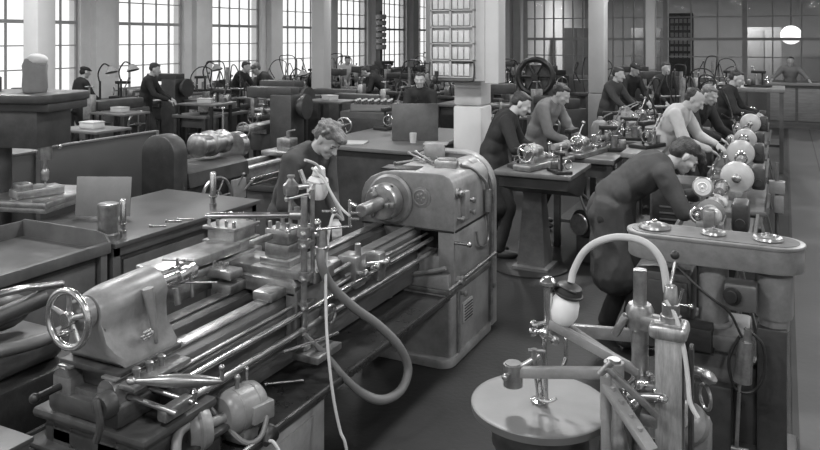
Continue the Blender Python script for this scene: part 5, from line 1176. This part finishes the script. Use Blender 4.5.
# crate of bottles by the bench (centre left)
q = atd(374,108,10.2)
t = thing('crate_stand', 'dark cabinet carrying the small crate of white-capped bottles', 'cabinet', (q.x,q.y,0)); M().bx(-.35,.35,-.3,.3,0,1.18,.01).done('cabinet_body', PAINTD, t); M().bx(-.33,.33,-.31,-.295,.1,1.1,.005).done('door', DARK, t)
t = thing('bottle_crate', 'open wooden crate of white-capped bottles left of the man facing camera', 'crate', (q.x,q.y,1.182), .3)
m = M(); m.bx(-.28,.28,-.2,.2,0,.012); m.bx(-.28,.28,-.2,-.185,0,.09); m.bx(-.28,.28,.185,.2,0,.09); m.bx(-.28,-.265,-.2,.2,0,.09); m.bx(.265,.28,-.2,.2,0,.09); m.done('crate_box', WOOD, t)
b0 = None
for i in range(6):
    for j in range(3):
        lb = 'small white-capped bottle in the wooden crate'
        loc = V((q.x,q.y,1.196))+Matrix.Rotation(.3,3,'Z')@V((-.22+i*.088,-.12+j*.12,0))
        if b0 is None:
            b0 = thing('bottle', lb, 'bottle', loc, 0, 'bottles in the wooden crate'); M().lathe([(0,.03),(.08,.03),(.10,.014),(.115,.014)],seg=12).done('bottle_body', DARK, b0); M().cyl((0,0,.115),(0,0,.135),.017,seg=10).done('cap', WHITE, b0)
        else: dup(b0, loc)
# far counter with panelled front
t = thing('counter', 'panelled wooden counter in front of the glazed partition at the far right', 'counter', (.7,20.4,0), world=True)
m = M(); m.bx(-.42,2.6,20.15,20.65,1.02,1.07,.005); m.done('counter_top', WOOD, t)
m = M(); m.bx(-.38,2.6,20.2,20.6,.0,1.02); m.done('counter_body', WOODD, t)
for k in range(5): M().bx(-.32+k*.6,.22+k*.6,20.185,20.2,.18,.95,.005).done('panel', WOOD, t)
m = M(); m.bx(-.39,2.6,20.17,20.2,0,.14); m.done('kickboard', WOODD, t)
for k, (x, w, h, lb) in enumerate(((.95,.22,.2,'grey box on the far counter, nearest the man leaning there'),(1.3,.18,.3,'taller dark box on the far counter at the right edge'))):
    t = thing('storage_box', lb, 'box', (x,20.4,1.071)); M().bx(-w/2,w/2,-.12,.12,0,h,.008).done('box_body', SHEET if k == 0 else PAINTD, t); M().bx(-w/2-.005,w/2+.005,-.125,.125,h,h+.02,.004).done('lid', SHEET, t)
# rack board, shelves and added fill lamps behind the glass
q = onY(681,36,24.2)
t = thing('bottle_rack', 'dark framed rack with rows of small pale boxes seen through the partition glass', 'rack', (q.x,q.y,0), world=True)
m = M(); m.bx(q.x-.35,q.x+.35,q.y,q.y+.2,0,2.9,.01); m.done('rack_frame', PAINTD, t)
for i in range(6):
    for j in range(5): M().bx(q.x-.30+j*.125,q.x-.21+j*.125,q.y-.03,q.y,1.55+i*.21,1.68+i*.21).done('pale_box', COLG, t)
for k, (x, y, lb) in enumerate(((-5.2,26.5,'added fill lamp in the back room, left of the three'),(-1.6,26.5,'added fill lamp in the back room, middle of the three'),(2.2,25.5,'added fill lamp in the back room, right of the three'))):
    o = dup(L0, (x,y,4.1), 0, lb); del o['group']  # lamp copies added to brighten the room behind the glass
    ld = bpy.data.lights.new('fill_light', 'AREA'); ld.shape='DISK'; ld.size=.55; ld.energy=150; lo = bpy.data.objects.new('fill_light', ld); C.objects.link(lo); lo.location=(x,y,3.98)
for k, (x, y, lb) in enumerate(((-6.4,26.2,'tall pale cupboard behind the left end of the partition glass'),(-4.4,28,'tall pale cupboard further back behind the partition glass'),(-.6,27.5,'tall grey cupboard behind the partition glass, right half'),(1.6,28.5,'wide grey cupboard behind the partition glass at far right'))):
    t = thing('cupboard', lb, 'cupboard', (x,y,0)); M().bx(-.5,.5,-.3,.3,0,2.5,.01).done('cupboard_body', (COLG, SHEET)[k%2], t)
    for s in (-1,1): M().bx(s*.25-.23,s*.25+.23,-.32,-.3,.1,2.4,.005).done('door', (COLG, SHEET)[k%2], t)
# parts rack on the window pier (hanging round bins)
q = onX(381,34,XW+.45)
t = thing('bin_rack', 'upright rack of stacked round bins on the window pier, top centre', 'rack', (q.x,q.y,0), world=True)
m = M(); m.cyl((q.x,q.y,0),(q.x,q.y,3.1),.04)
m.done('pole', DARK, t)
for i in range(6): M().lathe([(0,.16),(.02,.18),(.16,.19),(.17,.15)],(q.x,q.y,1.75+i*.21),(0,0,1),18).done('bin', COLG, t)
# things on the drill press head and pier lamps
q = atd(35,102,5.7)
t = thing('cloth_bundle', 'pale cloth-wrapped bundle standing on the drill press head', 'bundle', (q.x,q.y,1.745))
m = M(); m.lathe([(0,.08),(.03,.09),(.14,.085),(.20,.09),(.25,.07),(.27,.02)],seg=20); m.done('bundle_body', CLOTHG, t); m = M(); m.ell((.02,0,.24),(.09,.07,.05)); m.done('cap', CLOTHL, t); M().tube([(-.05,0,.2),(-.12,0,.15),(-.14,0,.05),(-.13,0,.01)],.006).done('string', CORD, t)
for k, (px, py, d, lb) in enumerate(((100,68,14.5,'swing-arm lamp with pale shade before the pier between the first and second windows'),(121,66,14.5,'swing-arm lamp with pale shade at the left jamb of the second window'),(205,66,15.5,'swing-arm lamp with pale shade before the pier right of the second window'),(292,72,18,'swing-arm lamp with pale shade before the fourth window'),(455,72,17,'swing-arm lamp with pale shade left of the tag rack column'))):
    if k == 4: continue
    q = atd(px,py,d); t = thing('swing_lamp', lb, 'lamp', (q.x,q.y,0)); h = q.z
    m = M(); m.cyl((0,0,0),(0,0,h-.25),.02); m.cyl((0,0,0),(0,0,.03),.15); m.tube([(0,0,h-.3),(-.05,0,h-.1),(.1,0,h+.08),(.28,0,h+.02)],.014,6,4); m.done('lamp_arm', DARK, t)
    M().lathe([(0,.03),(.02,.05),(.12,.12),(.125,.11)],(.28,0,h+.04),(.3,0,-1),16).done('lamp_shade', COLG, t)

# loose things on the benches of the two rows
FX = [(-2.0,7.9,.932,'small wheeled fixture between the lathe heads of the second bench'),(-1.7,8.35,.932,'small wheeled fixture at the aisle side of the second bench'),(-2.0,9.95,.932,'small wheeled fixture in the middle of the third bench'),(-1.66,9.35,.932,'small wheeled fixture at the near corner of the third bench'),(-1.95,11.6,.932,'small wheeled fixture at the far end of the fourth bench'),(-2.12,6.6,.982,'small wheeled fixture at the left corner of the cast table'),(-1.76,6.5,.982,'small wheeled fixture at the near right corner of the cast table'),(-1.28,8.15,1.022,'small wheeled fixture on the raised side table'),
 (-.85,13.7,1.342,'small wheeled fixture at the left end of the high bench'),(-.4,13.8,1.342,'small wheeled fixture in the middle of the high bench'),(-4.5,8.5,1.002,'small wheeled fixture at the back of the dark closed bench')]
for x, y, z, lb in FX: dup(protos['heap'], (x,y,z), rs.uniform(0,3), lb, scale=.5 if 'cast table' in lb else .75)
pb = None
for k, (px, py, d, z, lb) in enumerate(((92,128,8.6,None,'pale carton on the table beyond the dark screen, leftmost'),(205,103,12,None,'pale carton among the machines below the third window'),(262,97,13,None,'pale carton near the man leaning over his machine'),(330,100,11.5,None,'pale carton just right of the pale column foot'),(120,112,11.2,None,'pale carton right of the man at the first window'),(300,95,13.5,None,'pale carton left of the pale column'))):
    q = atd(px,py,d); t = thing('carton_table', ('grey stool carrying the '+lb)[:200], 'stool', (q.x,q.y,0)); zz = q.z
    M().bx(-.35,.35,-.25,.25,zz-.03,zz,.004).done('seat', SHEET, t)
    for a in (-1,1):
        for b in (-1,1): M().bx(a*.32-.02,a*.32+.02,b*.22-.02,b*.22+.02,0,zz-.03).done('leg', DARK, t)
    c = thing('carton', lb, 'box', (q.x,q.y,zz+.001), rs.uniform(-.6,.6)); M().bx(-.11,.11,-.08,.08,0,.06,.004).done('carton_body', PAPER, c); M().bx(-.114,.114,-.084,.084,.06,.075,.003).done('lid', PAPER, c)
